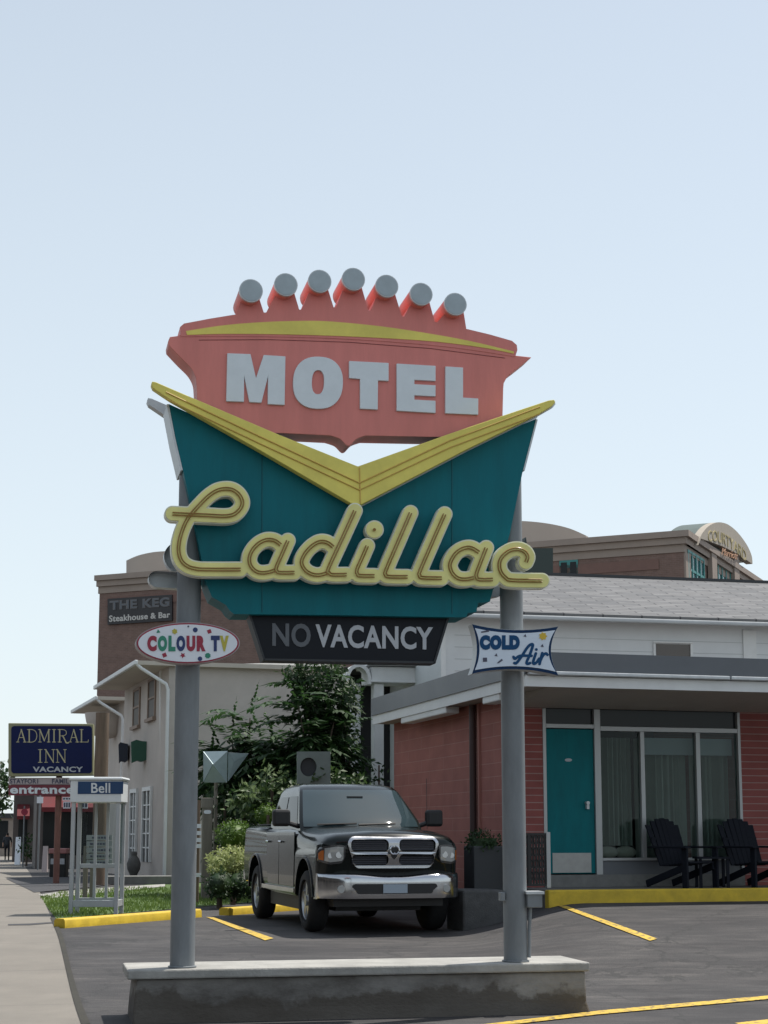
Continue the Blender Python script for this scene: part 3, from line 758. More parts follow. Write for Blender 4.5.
# script name
SCR = [
 [(172.4, 513.6), (191.2, 514.5), (210.8, 515.4), (225.1, 516.0), (234.2, 514.1), (240.7, 508), (242.3, 501.5), (239.4, 495), (233.6, 490.2), (226.4, 488.7), (217.3, 490.4), (208.2, 496.3), (199.1, 505.4), (191.2, 514.1), (186.7, 520.4), (182.1, 530.8), (179.1, 542.5), (178.9, 552.9), (182.1, 561.4), (188.6, 566.6), (197.8, 568.9), (208.2, 569.4), (240.7, 569.4)],
 [(280.8, 544.9), (274.9, 540.6), (267.1, 539.7), (259.3, 543), (252.8, 549.5), (249.5, 557.3), (250.2, 564.5), (254.7, 570.3), (261.3, 572.7), (269.1, 572), (274.9, 570)],
 [(287.9, 540.6), (282, 554), (276.4, 567.2), (276.9, 571), (280.1, 572.5), (294.5, 572.5)],
 [(333.4, 547.1), (326.9, 542.3), (319.1, 541.9), (310.7, 547.0), (303.8, 555.5), (301.7, 563.2), (305.5, 570.3), (312.7, 574.3), (319.8, 574.9), (327, 572.9)],
 [(354.9, 510.7), (341.5, 540), (328.4, 568.6), (329.3, 572.9), (332.8, 574.6), (346.7, 574.6)],
 [(367.3, 545.8), (362, 558), (357, 569.5), (357.5, 574), (360.1, 575.5), (374.5, 575.8)],
 [(410.6, 512.8), (398, 542), (386.1, 569.8), (385.7, 574.3), (388.5, 576.4), (407.6, 576.8)],
 [(444.7, 514.1), (432, 543), (420.2, 570.6), (419.6, 574.9), (422.3, 577.5), (441.8, 578.1)],
 [(479.1, 552.3), (471.9, 548), (465.4, 547.8), (458.0, 551.3), (452.9, 557.3), (449.9, 565.1), (452.3, 572.9), (458.1, 578.1), (465.9, 579.2), (473.9, 577.7)],
 [(486.3, 547.8), (481.5, 560), (476.6, 573.4), (477.1, 578), (480.4, 579.4), (492.8, 579.4)],
 [(526, 562.1), (527.7, 556.9), (524.7, 551.7), (518.2, 549.1), (510.3, 550.4), (503.2, 555.6), (499.5, 562.7), (500.6, 571.2), (505.8, 577.7), (512.3, 580.1), (542.2, 580.7)]]
SC = [catmull(s, 5) for s in SCR]
DOT = (374.5, 529.6)
plate = [(s, 7.2) for s in SC]; dotp = [([DOT, (DOT[0] + .01, DOT[1])], 8.6)]
def grow(st, d): return [(s, r + d) for s, r in st]
bm = BM(); strokes_mesh(bm, grow(plate, .7), 1.0, SP, .385, .10); strokes_mesh(bm, grow(dotp, .7), 1.0, SP, .385, .10)
scr = sp('script_lettering', bm, 'scriptside', smooth=35)
bm = BM(); strokes_mesh(bm, grow(plate, -.5), 1.0, SP, .397, .010); strokes_mesh(bm, grow(dotp, -.5), 1.0, SP, .397, .010)
sp('lettering_face', bm, 'script', scr)
bm = BM()
for s in SC:
    for d in (-1.25, 1.25):
        pts = []
        for i, p in enumerate(s):
            a, b = s[max(0, i - 1)], s[min(len(s) - 1, i + 1)]; tx, ty = b[0] - a[0], b[1] - a[1]; L = math.hypot(tx, ty) or 1
            pts.append(SP.hit(p[0] - ty / L * d, p[1] + tx / L * d, .412))
        tube(bm, pts, .0062, 6)
tube(bm, [SP.hit(DOT[0], DOT[1], .40), SP.hit(DOT[0], DOT[1], .425)], .014, 10)
sp('neon_tube', bm, 'neon', scr, smooth=60)
# the same lettering on the far face, turned about the sign's upright axis
bm = BM(); strokes_mesh(bm, grow(plate, .9), 1.6, SP, .385, .13)
mid = SP.hit(349, 560, 0); bmesh.ops.rotate(bm, verts=bm.verts, cent=mid, matrix=Matrix.Rotation(math.pi, 3, 'Z'))
sp('rear_lettering', bm, 'alum', smooth=35)
# vacancy board
vac = [(248.5, 613.5), (449.5, 617.5), (435.5, 663.5), (263.5, 660.5)]
bm = BM(); pprism(bm, vac, SP, .11, .22); vb = sp('vacancy_board', bm, 'black')
bm = BM(); rim_strip_p = [(449.5, 617.5), (435.5, 663.5), (263.5, 660.5), (248.5, 613.5)]
pts = [SP.hit(x, y, .125) for x, y in rim_strip_p]
for a, b in zip(pts, pts[1:]):
    d = b - a; nn = d.cross(SP.n).normalized()
    if nn.dot(SP.hit(349, 640, .12) - a) < 0: nn = -nn
    obox(bm, a + nn * .001, d, nn * .018, -SP.n * .012)
sp('frame', bm, 'planter', vb)
bm = BM(); text_px(bm, 'NO', ((272.3, 622.9), (310.7, 623.7), (310.7, 647.4), (272.3, 646)), SP, .118, .01, .028); sp('lettering', bm, 'dimgrey', vb)
bm = BM(); text_px(bm, 'VACANCY', ((315.5, 624.0), (433, 627), (433, 649.9), (315.5, 647.2)), SP, .118, .01, .028); sp('lettering', bm, 'litegrey', vb)
# switch box and conduit at the right post
bm = BM(); pbox(bm, SP, 527.5, 894, 542.5, 907.5, .13, .16); ub = sp('switch_box', bm, 'steel', bevel=.006)
bm = BM(); pbox(bm, SP, 526.5, 891.5, 544.5, 894.2, .145, .19); sp('lid', bm, 'alum', ub)
bm = BM(); pbox(bm, SP, 501, 892.5, 505.5, 901, .06, .09); sp('switch_box', bm, 'steel', bevel=.005)
bm = BM(); tube(bm, [SP.hit(530.5, 907, .06), SP.hit(529.3, 930, .06), SP.hit(529.2, 957.5, .06)], .016, 8); sp('conduit', bm, 'steel', smooth=50)
# plinth under the posts
pl_t = thing('concrete_plinth', 'stained low concrete plinth with pale top slab under the big sign', 'plinth', SP.pt(1.5, 0, 0))
a0 = along(SP, 127.5, 965, .2); a1 = along(SP, 590, 957, .2)
bm = BM(); wbox(bm, SP, a0, a1, -.62, .20, .368, .448); mesh_obj('top_slab', bm, 'slab', pl_t, bevel=.015)
bm = BM()
a0 += .03; a1 += .02; b0, b1 = a0 + .05, a1 - .05
lo = [SP.pt(b0 - .03, .20, -.06), SP.pt(b1 + .05, .21, -.06), SP.pt(b1 + .05, -.62, -.06), SP.pt(b0 - .03, -.62, -.06)]
md = [SP.pt(b0 - .02, .17, .12), SP.pt(b1 + .005, .17, .10), SP.pt(b1 + .005, -.59, .1), SP.pt(b0 - .02, -.59, .12)]
hi = [SP.pt(b0, .16, .367), SP.pt(b1, .16, .367), SP.pt(b1, -.58, .367), SP.pt(b0, -.58, .367)]
rg = [[bm.verts.new(p) for p in q] for q in (lo, md, hi)]
for A, B in zip(rg, rg[1:]):
    for k in range(4): bm.faces.new([A[k], A[(k + 1) % 4], B[(k + 1) % 4], B[k]])
bm.faces.new(list(reversed(rg[0]))); bm.faces.new(rg[2]); bmesh.ops.recalc_face_normals(bm, faces=bm.faces)
mesh_obj('base_block', bm, 'concrete', pl_t, bevel=.02)

# oval sign on the left post
ov = thing('oval_sign', 'white oval COLOUR TV sign with red rim bolted to the left post', 'sign', SP.hit(187, 664, .2))
def q6(x, y): return (125 + x * .15625, 610 + y * .15625)
oc = q6(402, 212)
bm = BM(); pprism(bm, ell(oc[0], oc[1], 52.2, 20.8, 64), SP, .25, .13); mesh_obj('case', bm, mat('pinkish_grey_case', (.34, .30, .30), .5), ov, smooth=40)
bm = BM(); pprism(bm, ell(oc[0], oc[1], 51.0, 20.0, 64), SP, .258, .01); mesh_obj('rim', bm, 'crimson', ov, smooth=40)
bm = BM(); pprism(bm, ell(oc[0], oc[1], 49.5, 18.7, 64), SP, .264, .008); mesh_obj('face_panel', bm, 'white', ov, smooth=40)
for ch_, a, b, m in (('C', 143, 203, 'crimson'), ('O', 210, 270, 'green'), ('L', 278, 323, 'green'), ('O', 329, 386, 'navy'), ('U', 394, 450, 'crimson'), ('R', 459, 516, 'crimson'), ('T', 550, 606, 'navy'), ('V', 607, 664, 'olive')):
    bm = BM(); p0 = q6(a, 164); p1 = q6(b, 264); text_px(bm, ch_, rect(p0[0], p0[1], p1[0], p1[1]), SP, .269, .004, .075); mesh_obj('letter', bm, m, ov)
def blob(x, y, r, n, m, rot=0, q=q6, off=.268, par=ov, spike=0):
    bm = BM(); P = []
    k = n * 2 if spike else n
    for i in range(k):
        a = rot + 2 * math.pi * i / k; rr = r * (spike if spike and i % 2 else 1)
        P.append(q(x + rr * math.cos(a), y + rr * math.sin(a)))
    pprism(bm, P, SP, off, .003); mesh_obj('confetti', bm, m, par)
for x, y, r, n, m, spk in ((213, 138, 15, 3, 'green', 0), (318, 137, 19, 6, 'olive', .75), (405, 105, 7, 4, 'darkink', 0), (450, 127, 16, 10, 'navy', 0), (540, 137, 17, 4, 'crimson', 0), (253, 288, 18, 4, 'crimson', 0), (370, 290, 19, 5, 'crimson', .5), (480, 312, 15, 10, 'navy', 0), (530, 292, 19, 8, 'green', .85)):
    blob(x, y, r, n, m, .4, spike=spk)
bm = BM(); wbox(bm, SP, along(SP, 176, 645), along(SP, 189, 645), .10, .125, zat(SP, 180, 655), zat(SP, 180, 632)); mesh_obj('bracket', bm, 'steel', ov)

# pillow shaped sign on the right post
cs = thing('pinched_sign', 'blue and white COLD Air sign with pinched sides on the right post', 'sign', SP.hit(515, 674, .2))
def q8(x, y): return (460 + x * .1432, 615 + y * .1432)
TL, TR, BR, BL = (85, 63), (687, 79), (690, 425), (83, 412)
def pil(k):
    def mv(p, c=(385, 242)): return (c[0] + (p[0] - c[0]) * k[0], c[1] + (p[1] - c[1]) * k[1])
    c = [mv(TL), mv((380, 104)), mv(TR), mv((636, 250)), mv(BR), mv((390, 379)), mv(BL), mv((118, 240))]
    out = []
    for i in (0, 2, 4, 6): out += quadcurve(c[i], c[i + 1], c[(i + 2) % 8], 10)
    return [q8(*p) for p in out]
bm = BM(); pprism(bm, pil((1.0, 1.0)), SP, .25, .15); mesh_obj('case', bm, 'alum', cs)
bm = BM(); pprism(bm, pil((.995, .99)), SP, .257, .009); mesh_obj('rim', bm, mat('navy_rim', (.004, .028, .085), .5, spec=.2), cs)
bm = BM(); pprism(bm, pil((.93, .84)), SP, .263, .008); mesh_obj('face_panel', bm, mat('pale_blue_face', (.64, .71, .80), .4, var=.05), cs)
a, b = q8(138, 140), q8(418, 243)
bm = BM(); text_px(bm, 'COLD', rect(a[0], a[1], b[0], b[1]), SP, .268, .004, .095); mesh_obj('lettering', bm, 'blueink', cs)
AIR = [[(380, 335), (395, 335), (430, 290), (465, 235), (490, 208), (508, 205), (506, 225), (485, 285), (466, 328), (472, 342), (490, 335)], [(374, 292), (385, 305), (420, 285), (500, 285)], [(530, 268), (512, 325), (518, 341), (536, 330), (553, 305)], [(575, 266), (556, 342)], [(562, 318), (580, 282), (600, 268), (611, 278)], [(533, 240), (534, 241)]]
bm = BM(); strokes_mesh(bm, [([q8(*p) for p in catmull(s, 4)], 1.35) for s in AIR], .4, SP, .268, .004); mesh_obj('lettering', bm, 'blueink', cs)
blob(580, 148, 30, 7, 'sunink', 0, q8, .268, cs, .72)
for x, y, r, n in ((175, 312, 20, 4), (455, 145, 12, 3), (575, 215, 13, 3), (253, 280, 12, 3)): blob(x, y, r, n, 'darkink', .75, q8, .268, cs)
bm = BM(); pprism(bm, [q8(*p) for p in ((258, 335), (292, 305), (300, 316), (268, 338))], SP, .268, .003); mesh_obj('confetti', bm, 'darkink', cs)
bm = BM(); pprism(bm, [q8(*p) for p in ((146, 116), (200, 104), (205, 116), (150, 124))], SP, .268, .003); mesh_obj('confetti', bm, 'darkink', cs)
bm = BM(); wbox(bm, SP, along(SP, 508, 645), along(SP, 522, 645), .095, .11, zat(SP, 515, 660), zat(SP, 515, 638)); mesh_obj('bracket', bm, 'steel', cs)

# ------------------------------------------------------------------ motel (front and side walls, flat roof, walkway)
COR = (1.89, 24.0)
MF = Plane(COR[0], COR[1], 74.7)                    # front wall, a grows to the right
MS = Plane(COR[0], COR[1], -15.3)                   # side wall, a grows away from the camera
mot = thing('motel_building', 'low coral brick motel wing with flat grey roof and teal door', 'motel', (COR[0], COR[1], .5))
def mo(name, bm, m, parent=None, **k): return mesh_obj(name, bm, m, parent or mot, **k)
def fa(px): return along(MF, px, 800)
SOF = 3.64
SOW = zat(MF, 570, 708.5)
bm = BM(); wbox(bm, MS, .12, 6.3, -.2, 0, .1, SOF); wbox(bm, MF, -.0, .16, -.2, .0, .1, SOF); plane_uv(bm, MS); mo('side_wall', bm, 'blockred')
bm = BM(); wbox(bm, MF, .162, fa(543.5), -.2, 0, .1, SOF); plane_uv(bm, MF); mo('front_wall', bm, 'brickred')
bm = BM(); wbox(bm, MF, fa(742), 14, -.2, 0, .1, SOF); plane_uv(bm, MF); mo('front_wall', bm, 'brickred')
bm = BM(); wbox(bm, MF, -.0, 14, -6.45, -6.302, .1, SOF); plane_uv(bm, MF); mo('rear_wall', bm, 'blockred')
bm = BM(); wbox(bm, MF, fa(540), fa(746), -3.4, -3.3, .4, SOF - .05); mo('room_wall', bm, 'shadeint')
# roof: slab with beige underside, white drip edge and grey fascia
A0, A1, O0, O1 = -.38, 15.0, -6.6, 1.72
bm = BM(); wbox(bm, MF, A0 + .04, A1, O0, O1 - .04, SOF, SOF + .02); mo('soffit', bm, 'tansoffit')
bm = BM(); prism3(bm, [[MF.pt(.02, .003, SOW), MF.pt(.02, .003, SOF - .002), MF.pt(.02, O1 - .1, SOF - .002)]], MF.u * 14.2); mo('sloping_soffit', bm, 'tansoffit')
bm = BM(); wbox(bm, MF, A0 + .03, A1, O0 + .03, O1 - .03, SOF + .021, 4.02); ro = mo('roof', bm, 'roofgravel')
bm = BM(); wbox(bm, MF, A0, A1, O1 - .035, O1, 3.625, 3.775); wbox(bm, MF, A0, A0 + .035, O0, O1 - .036, 3.625, 3.795); mo('fascia_board', bm, 'trimwhite', ro)
bm = BM(); wbox(bm, MF, A0 - .03, A1, O1 + .001, O1 + .03, 3.84, 4.11); wbox(bm, MF, A0 - .03, A0 - .001, O0, O1, 3.79, 4.11); mo('fascia_panel', bm, 'fasciagrey', ro)
bm = BM()
for i in range(5):
    wbox(bm, MF, A0 + .02 + i * 3.1, A0 + 3.1 + i * 3.1, O1 + .001, O1 + .085, 3.785, 3.838)
mo('gutter', bm, 'alum', ro, bevel=.012)
# door, transom, window bay
zf = .86
zd0 = zat(MF, 570, 873.5); zd1 = zat(MF, 570, 729)
bm = BM(); wbox(bm, MF, fa(543.6), fa(741.9), -.2, -.13, SOW, SOF); mo('head_wall', bm, 'shadeint')
bm = BM(); wbox(bm, MF, fa(543.5), fa(742), -.2, .02, .3, zd0 - .02); mo('door_sill', bm, 'stone')
bm = BM(); wbox(bm, MF, fa(547), fa(595), -.07, -.03, zd0, zd1); dr = mo('door', bm, 'tealdoor', bevel=.004)
bm = BM(); pbox(bm, MF, 552.5, 853, 591.5, 872.5, -.024, .008); mo('kick_plate', bm, 'kick', dr)
bm = BM(); wbox(bm, MF, fa(586), fa(588.5), -.03, .03, zat(MF, 587, 809), zat(MF, 587, 804)); tube(bm, [MF.pt(fa(587), -.03, zat(MF, 587, 803)), MF.pt(fa(587), .045, zat(MF, 587, 803))], .028, 12); mo('handle', bm, 'alum', dr)
bm = BM(); pprism(bm, ell(568.5, 760, 3.6, 1.6, 20), MF, -.023, .008); mo('number_plate', bm, 'litegrey', dr)
fr = BM()
for p0, p1 in ((543.5, 546.8), (595.3, 601.5), (739.5, 742.2)): wbox(fr, MF, fa(p0), fa(p1), -.12, .012, zd0 - .02, SOW - .005)
zb = zat(MF, 650, 860.5)
for p0, p1 in ((641.5, 645.5), (697.3, 701.5)): wbox(fr, MF, fa(p0), fa(p1), -.11, .008, zb + .04, zd1 - .02)
wbox(fr, MF, fa(546.9), fa(595.2), -.11, .010, zd1 + .012, zd1 + .075)
wbox(fr, MF, fa(601.6), fa(739.4), -.11, .010, zd1 - .02, zd1 + .05)
wbox(fr, MF, fa(601.6), fa(739.4), -.11, .010, zb, zb + .04)
mo('window_frame', fr, 'frame', bevel=.004)
bm = BM(); wbox(bm, MF, fa(547), fa(595), -.08, -.06, zd1 + .08, SOW); wbox(bm, MF, fa(601.7), fa(739.3), -.08, -.06, zd1 + .055, SOW); mo('transom_panel', bm, 'darkpane')
bm = BM(); wbox(bm, MF, fa(601.6), fa(739.4), -.09, -.02, zd0 - .02, zb - .002); mo('bulkhead_panel', bm, 'fasciagrey')
for p0, p1 in ((601.6, 641.4), (645.6, 697.2), (701.6, 739.4)):
    bm = BM(); wbox(bm, MF, fa(p0), fa(p1), -.06, -.052, zb + .045, zd1 - .022); mo('window_pane', bm, 'glass')
    bm = BM(); a_, b_ = fa(p0), fa(p1); n = 60; top, bot = [], []
    zt, zl = zd1 - .1, zb + (.22 if p0 < 610 else .02)
    for i in range(n + 1):
        a = a_ + (b_ - a_) * i / n; o = -.36 + .06 * math.sin(i * .95 + p0 + .8 * math.sin(i * .31)) + .02 * math.sin(i * 2.7)
        top.append(bm.verts.new(MF.pt(a, o, zt))); bot.append(bm.verts.new(MF.pt(a, o * .97, zl)))
    for i in range(n): bm.faces.new([top[i], top[i + 1], bot[i + 1], bot[i]])
    mo('curtain', bm, 'curtain', smooth=80)
bm = BM(); wbox(bm, MF, fa(645.6), fa(739.4), -.26, -.2, zd1 - .36, zd1 - .1); mo('valance', bm, 'litegrey')
for c in (612, 630):
    bm = BM(); bmesh.ops.create_uvsphere(bm, u_segments=14, v_segments=8, radius=.13, matrix=Matrix.Translation(MF.pt(fa(c), -.22, zb + .12)) @ Matrix.Diagonal((1.3, .8, .75, 1)))
    tag(mesh_obj('cushion', bm, 'soffit', smooth=60), 'pale cushion on the inside sill of the %s the teal door' % ('first motel window, nearer to' if c < 620 else 'first motel window, farther from'), 'cushion', 'cushions on the window sill')
# downpipe and soffit lamps on the side
asd = lambda px, py: along(MS, px, py)
bm = BM(); a = asd(477, 770); tube(bm, [MS.pt(a, .07, .5), MS.pt(a, .07, SOF - .02)], .055, 14); mo('downpipe', bm, mat('dark_brown_pipe', (.055, .03, .028), .6), smooth=50)
bm = BM(); wbox(bm, MS, a - .2, a - .13, .0, .035, .4, SOF - .02); mo('pilaster_strip', bm, mat('pinkish_strip', (.36, .16, .13), .8))
for p0, p1, y0 in ((404, 449, 716), (486, 503, 698)):
    a0_, a1_ = along(MS, p0, y0 + 4, .3), along(MS, p1, y0, .3)
    bm = BM(); wbox(bm, MS, min(a0_, a1_), max(a0_, a1_), .12, .36, SOF - .12, SOF - .002); mo('soffit_lamp', bm, 'trimwhite', bevel=.02)
# walkway with yellow kerb face
wk = BM()
OC = 1.42
bm = BM(); K0 = along(MF, 548.5, 890, OC); wbox(bm, MF, K0 + .02, 14, 0.021, OC - .16, .2, zf - .055); kind(mesh_obj('walkway', bm, 'walkslab'), 'structure')
bm = BM(); wbox(bm, MF, K0, 14, OC - .158, OC, .2, zf - .045)
tag(mesh_obj('walkway_kerb', bm, 'kerbyellow', bevel=.02), 'long yellow painted kerb edging the motel walkway', 'kerb')
# railing, clipped hedge in a planter box, kerb block at the walkway end
rl = thing('iron_railing', 'black wrought iron railing panel with pale end post beside the teal door', 'railing', MF.pt(.42, 1.3, zf))
RO = 1.22
def rz(py, px=540): return zat(MF, px, py, RO)
def ra(px): return along(MF, px, 860, RO)
bm = BM(); z0, z1 = rz(886), rz(833)
wbox(bm, MF, ra(520), ra(546), RO - .02, RO + .02, z1 - .03, z1); wbox(bm, MF, ra(520), ra(546), RO - .02, RO + .02, z0, z0 + .03)
for p in (520, 527.5, 545.4): wbox(bm, MF, ra(p), ra(p) + .03, RO - .022, RO + .022, z0, z1)
mesh_obj('frame', bm, 'iron', rl)
bm = BM()
for i in range(9):
    a = ra(522) + (ra(545) - ra(522)) * i / 8
    wbox(bm, MF, a - .012, a + .012, RO - .012, RO + .012, z0 + .03, z1 - .03)
for k in range(4):
    zc = z0 + .14 + k * (z1 - z0 - .2) / 3.2
    for i in range(4):
        a = ra(524.5) + i * (ra(545) - ra(522)) / 4
        tube(bm, [MF.pt(a + .035 * math.cos(t), RO + .012, zc + .06 * math.sin(t)) for t in [j * math.pi / 6 for j in range(12)]], .011, 5, closed=True)
mesh_obj('scroll_bars', bm, 'iron', rl)
bm = BM(); wbox(bm, MF, ra(545.9), ra(550), RO - .03, RO + .03, rz(888), rz(832)); mesh_obj('end_post', bm, 'frame', rl, bevel=.006)

# ------------------------------------------------------------------ leaves
def leaf(bm, p, d, nrm, L, W, fold=.0):
    d = d.normalized(); s = d.cross(nrm)
    if s.length < 1e-4: s = d.cross(Vector((1, .3, .2)))
    s.normalize(); up = s.cross(d)
    a = bm.verts.new(p); b = bm.verts.new(p + d * L * .45 + s * W * .5 + up * fold); c = bm.verts.new(p + d * L); e = bm.verts.new(p + d * L * .45 - s * W * .5 + up * fold)
    bm.faces.new([a, b, c]); bm.faces.new([a, c, e])
def rv(rnd): 
    while True:
        v = Vector((rnd.uniform(-1, 1), rnd.uniform(-1, 1), rnd.uniform(-1, 1)))
        if .05 < v.length < 1: return v.normalized()
def clumps(bm, blobs, size, dens, rnd, shell=.45, down=0.0):
    """blobs: (centre, (rx, ry, rz)); leaves packed in sprigs so that the outline stays uneven and gaps show"""
    for c, r in blobs:
        n = int(dens * (r[0] * r[1] + r[1] * r[2] + r[0] * r[2]))
        for _ in range(max(4, n // 6)):
            v = rv(rnd); k = shell + (1.08 - shell) * rnd.random() ** .6
            q = Vector(c) + Vector((v.x * r[0], v.y * r[1], v.z * r[2])) * k
            for _ in range(6):
                o = rv(rnd) * size * rnd.uniform(.2, 1.4)
                d = (v * .7 + rv(rnd) + Vector((0, 0, -down))).normalized(); nn = (v + Vector((0, 0, .8)) + rv(rnd) * .7).normalized()
                leaf(bm, q + o, d, nn, size * rnd.uniform(.7, 1.3), size * rnd.uniform(.45, .7), size * .08)
def frond(bm, p, d, L, rnd, nl=11, ll=.2, droop=.55, stem=None):
    d = Vector(d).normalized(); q = Vector(p); step = L / nl; pts = [q.copy()]
    for i in range(nl):
        d = (d + Vector((0, 0, -droop * .16 * (i / nl + .2)))).normalized(); q = q + d * step; pts.append(q.copy())
        s = d.cross(Vector((0, 0, 1)))
        if s.length < .05: s = Vector((1, 0, 0))
        s.normalize(); k = ll * (1.1 - .7 * abs(i / nl - .35))
        for sg in (-1, 1):
            leaf(bm, q, (s * sg + d * .75 + Vector((0, 0, -.35)) + rv(rnd) * .2), Vector((0, 0, 1)) + rv(rnd) * .3, k * rnd.uniform(.8, 1.2), k * .34)
    leaf(bm, q, d, Vector((0, 0, 1)), ll, ll * .3)
    if stem is not None: tube(stem, pts[::2] + [pts[-1]], .008, 4)
rnd = random.Random(11)
def atp(px, py, Y): return atY(px, py, Y)
def pr(r_px, Y): return r_px * Y / 1600
def plant(name, label, cat, base, group=None): return thing(name, label, cat, base, 0, group)

def bush(name, label, cat, Y, blobs, size, dens, m, shell=.4, ry=.6, stem=True, group=None, core=False):
    px = blobs[0][0]; p = plant(name, label, cat, (X(px, Y), Y, g(X(px, Y), Y)), group)
    bm = BM(); cs_ = [(atp(a, b, Y + rnd.uniform(-.25, .25)), (pr(rx, Y), ry, pr(rz_, Y))) for a, b, rx, rz_ in blobs]; clumps(bm, cs_, size, dens, rnd, shell)
    if core:
        for c, r in cs_: bmesh.ops.create_icosphere(bm, subdivisions=3, radius=1, matrix=Matrix.Translation(c) @ Matrix.Diagonal((r[0] * .86, r[1] * .86, r[2] * .86, 1)))
    mesh_obj('foliage', bm, m, p)
    if stem:
        bm = BM(); c = atp(blobs[0][0], blobs[0][1], Y); tube(bm, [(c.x, c.y, g(c.x, c.y) - .05), c], .05, 6, rs=[.06, .03]); mesh_obj('stem', bm, 'bark', p)
# hedge in planter against the motel side
hp = Vector((X(489, 22.9), 22.9, 0)); hz = g(hp.x, hp.y)
ht = plant('planter_box', 'dark square planter with clipped green top between pickup and right post', 'planter', (hp.x, hp.y, hz))
pa = Plane(hp.x, hp.y, 74.7)
bm = BM(); wbox(bm, pa, -.23, .23, -.46, 0, hz + .3, hz + 1.05); mesh_obj('box', bm, 'planter', ht, bevel=.015)
bm = BM(); rnd = random.Random(21); c = pa.pt(0, -.23, hz + 1.12); clumps(bm, [(c - Vector((0, 0, .05)), (.25, .26, .17))], .045, 6000, rnd, .6); box(bm, c.x - .17, c.x + .17, c.y - .17, c.y + .17, c.z - .1, c.z + .04); mesh_obj('foliage', bm, 'leafdark', ht)
bm = BM(); kp = Plane(X(480, 22.2), 22.2, 74.7); kz = g(X(480, 22.2), 22.2)
wbox(bm, kp, along(kp, 463, 905), along(kp, 504, 905), -.75, 0, kz - .1, zat(kp, 490, 890)); tag(mesh_obj('concrete_block', bm, 'blockgrey', bevel=.03), 'low grey concrete block under the dark planter box', 'block')

# ------------------------------------------------------------------ garden chairs on the walkway
def make_chair():
    t = thing('garden_chair', '', 'chair', (0, 0, 0), 0, 'dark garden chairs on the motel walkway')
    # local: faces -y
    bm = BM()
    for i in range(5): 
        y0 = -.42 + i * .105; box(bm, -.27, .27, y0, y0 + .09, .36 - i * .012, .385 - i * .012)
    mesh_obj('seat', bm, 'chair', t, local=True, bevel=.006)
    bm = BM()
    for i in range(7):
        a = (i - 3) / 3; x = a * .27; top = 1.02 - .10 * a * a; w = .093
        p = [(x - w / 2 * .9, .10, .32), (x + w / 2 * .9, .10, .32), (x * 1.14 + w / 2, .34, top), (x * 1.14 - w / 2, .34, top)]
        prism3(bm, [[Vector(q) for q in p]], Vector((0, .022, -.006)))
    mesh_obj('backrest', bm, 'chair', t, local=True, bevel=.004)
    bm = BM(); box(bm, -.33, .33, .245, .27, .66, .73); mesh_obj('back_rail', bm, 'chair', t, local=True)
    for s in (-1, 1):
        bm = BM(); obox(bm, (s * .345 - .065, -.47, .575), (.13, 0, 0), (0, .74, .0), (0, 0, .028)); mesh_obj('armrest', bm, 'chair', t, local=True, bevel=.01)
        bm = BM(); obox(bm, (s * .33 - .02, -.44, 0), (.04, 0, 0), (0, .10, 0), (0, -.0, .574)); mesh_obj('leg', bm, 'chair', t, local=True, bevel=.006)
        bm = BM(); obox(bm, (s * .285 - .018, -.40, .27), (.036, 0, 0), (0, .80, -.27), (0, .02, .1)); mesh_obj('leg', bm, 'chair', t, local=True, bevel=.006)
    return t
ch1 = make_chair()
zw = zf - .055
for i, (px, o, rz_) in enumerate(((680, .62, 38), (752, .62, 30))):
    c = ch1 if i == 0 else copy_tree(ch1)
    p = MF.pt(along(MF, px, 860, o), o, zw); c.location = p; c.rotation_euler = (0, 0, R(rz_))
    c['label'] = ['dark slatted garden chair in front of the motel window bay', 'dark slatted garden chair before the narrow brick right of the windows'][i]
st = thing('side_table', 'small dark square table beside the garden chair under the window', 'table', MF.pt(along(MF, 712, 870, .75), .75, zw))
bm = BM(); b = MF.pt(along(MF, 712, 870, .75), .75, zw); obox(bm, b + Vector((-.25, -.2, .42)), (.5, 0, 0), (0, .4, 0), (0, 0, .03)); mesh_obj('table_top', bm, 'chair', st)
for sx in (-.22, .18):
    for sy in (-.18, .14):
        bm = BM(); obox(bm, b + Vector((sx, sy, 0)), (.04, 0, 0), (0, .04, 0), (0, 0, .419)); mesh_obj('leg', bm, 'chair', st)

# ------------------------------------------------------------------ pickup truck
TK = thing('pickup_truck', 'black crew cab pickup truck with chrome grille and bumper parked facing the sign', 'truck', (.12, 21.5, g(-.8, 22.5) + .005), R(15.3))
TK.scale = (.97, 1, 1)
def tp(name, bm, m, parent=None, **k): return mesh_obj(name, bm, m, parent or TK, local=True, **k)
FWY, RWY = 1.03, 4.58
def arc(cy, cz, r, a0, a1, n=12): return [(cy + r * math.cos(R(a0 + (a1 - a0) * i / n)), cz + r * math.sin(R(a0 + (a1 - a0) * i / n))) for i in range(n + 1)]
prof = [(.14, .50), (.10, .62), (.07, .78), (.05, .90), (.03, 1.0), (.02, 1.10), (.02, 1.20), (.05, 1.27), (.13, 1.315), (.30, 1.34), (.60, 1.365), (.95, 1.385), (1.25, 1.40), (1.55, 1.42),
        (2.2, 1.42), (3.0, 1.42), (3.82, 1.42), (3.83, 1.445), (4.6, 1.455), (5.5, 1.46), (5.62, 1.44), (5.66, 1.30), (5.67, 1.0), (5.66, .72), (5.58, .58)]
prof += [(5.16, .56)] + arc(RWY, .46, .52, 10, 170) + [(4.02, .50), (3.0, .46), (1.62, .46)] + arc(FWY, .46, .52, 5, 172) + [(.40, .50)]
STX = [(-1.005, .36, .22, .02), (-.995, .26, .15, .004), (-.96, .17, .10, 0), (-.88, .085, .055, 0), (-.76, .04, .02, 0), (-.5, .008, .0, 0), (-.25, 0, -.018, 0), (0, 0, -.022, 0)]
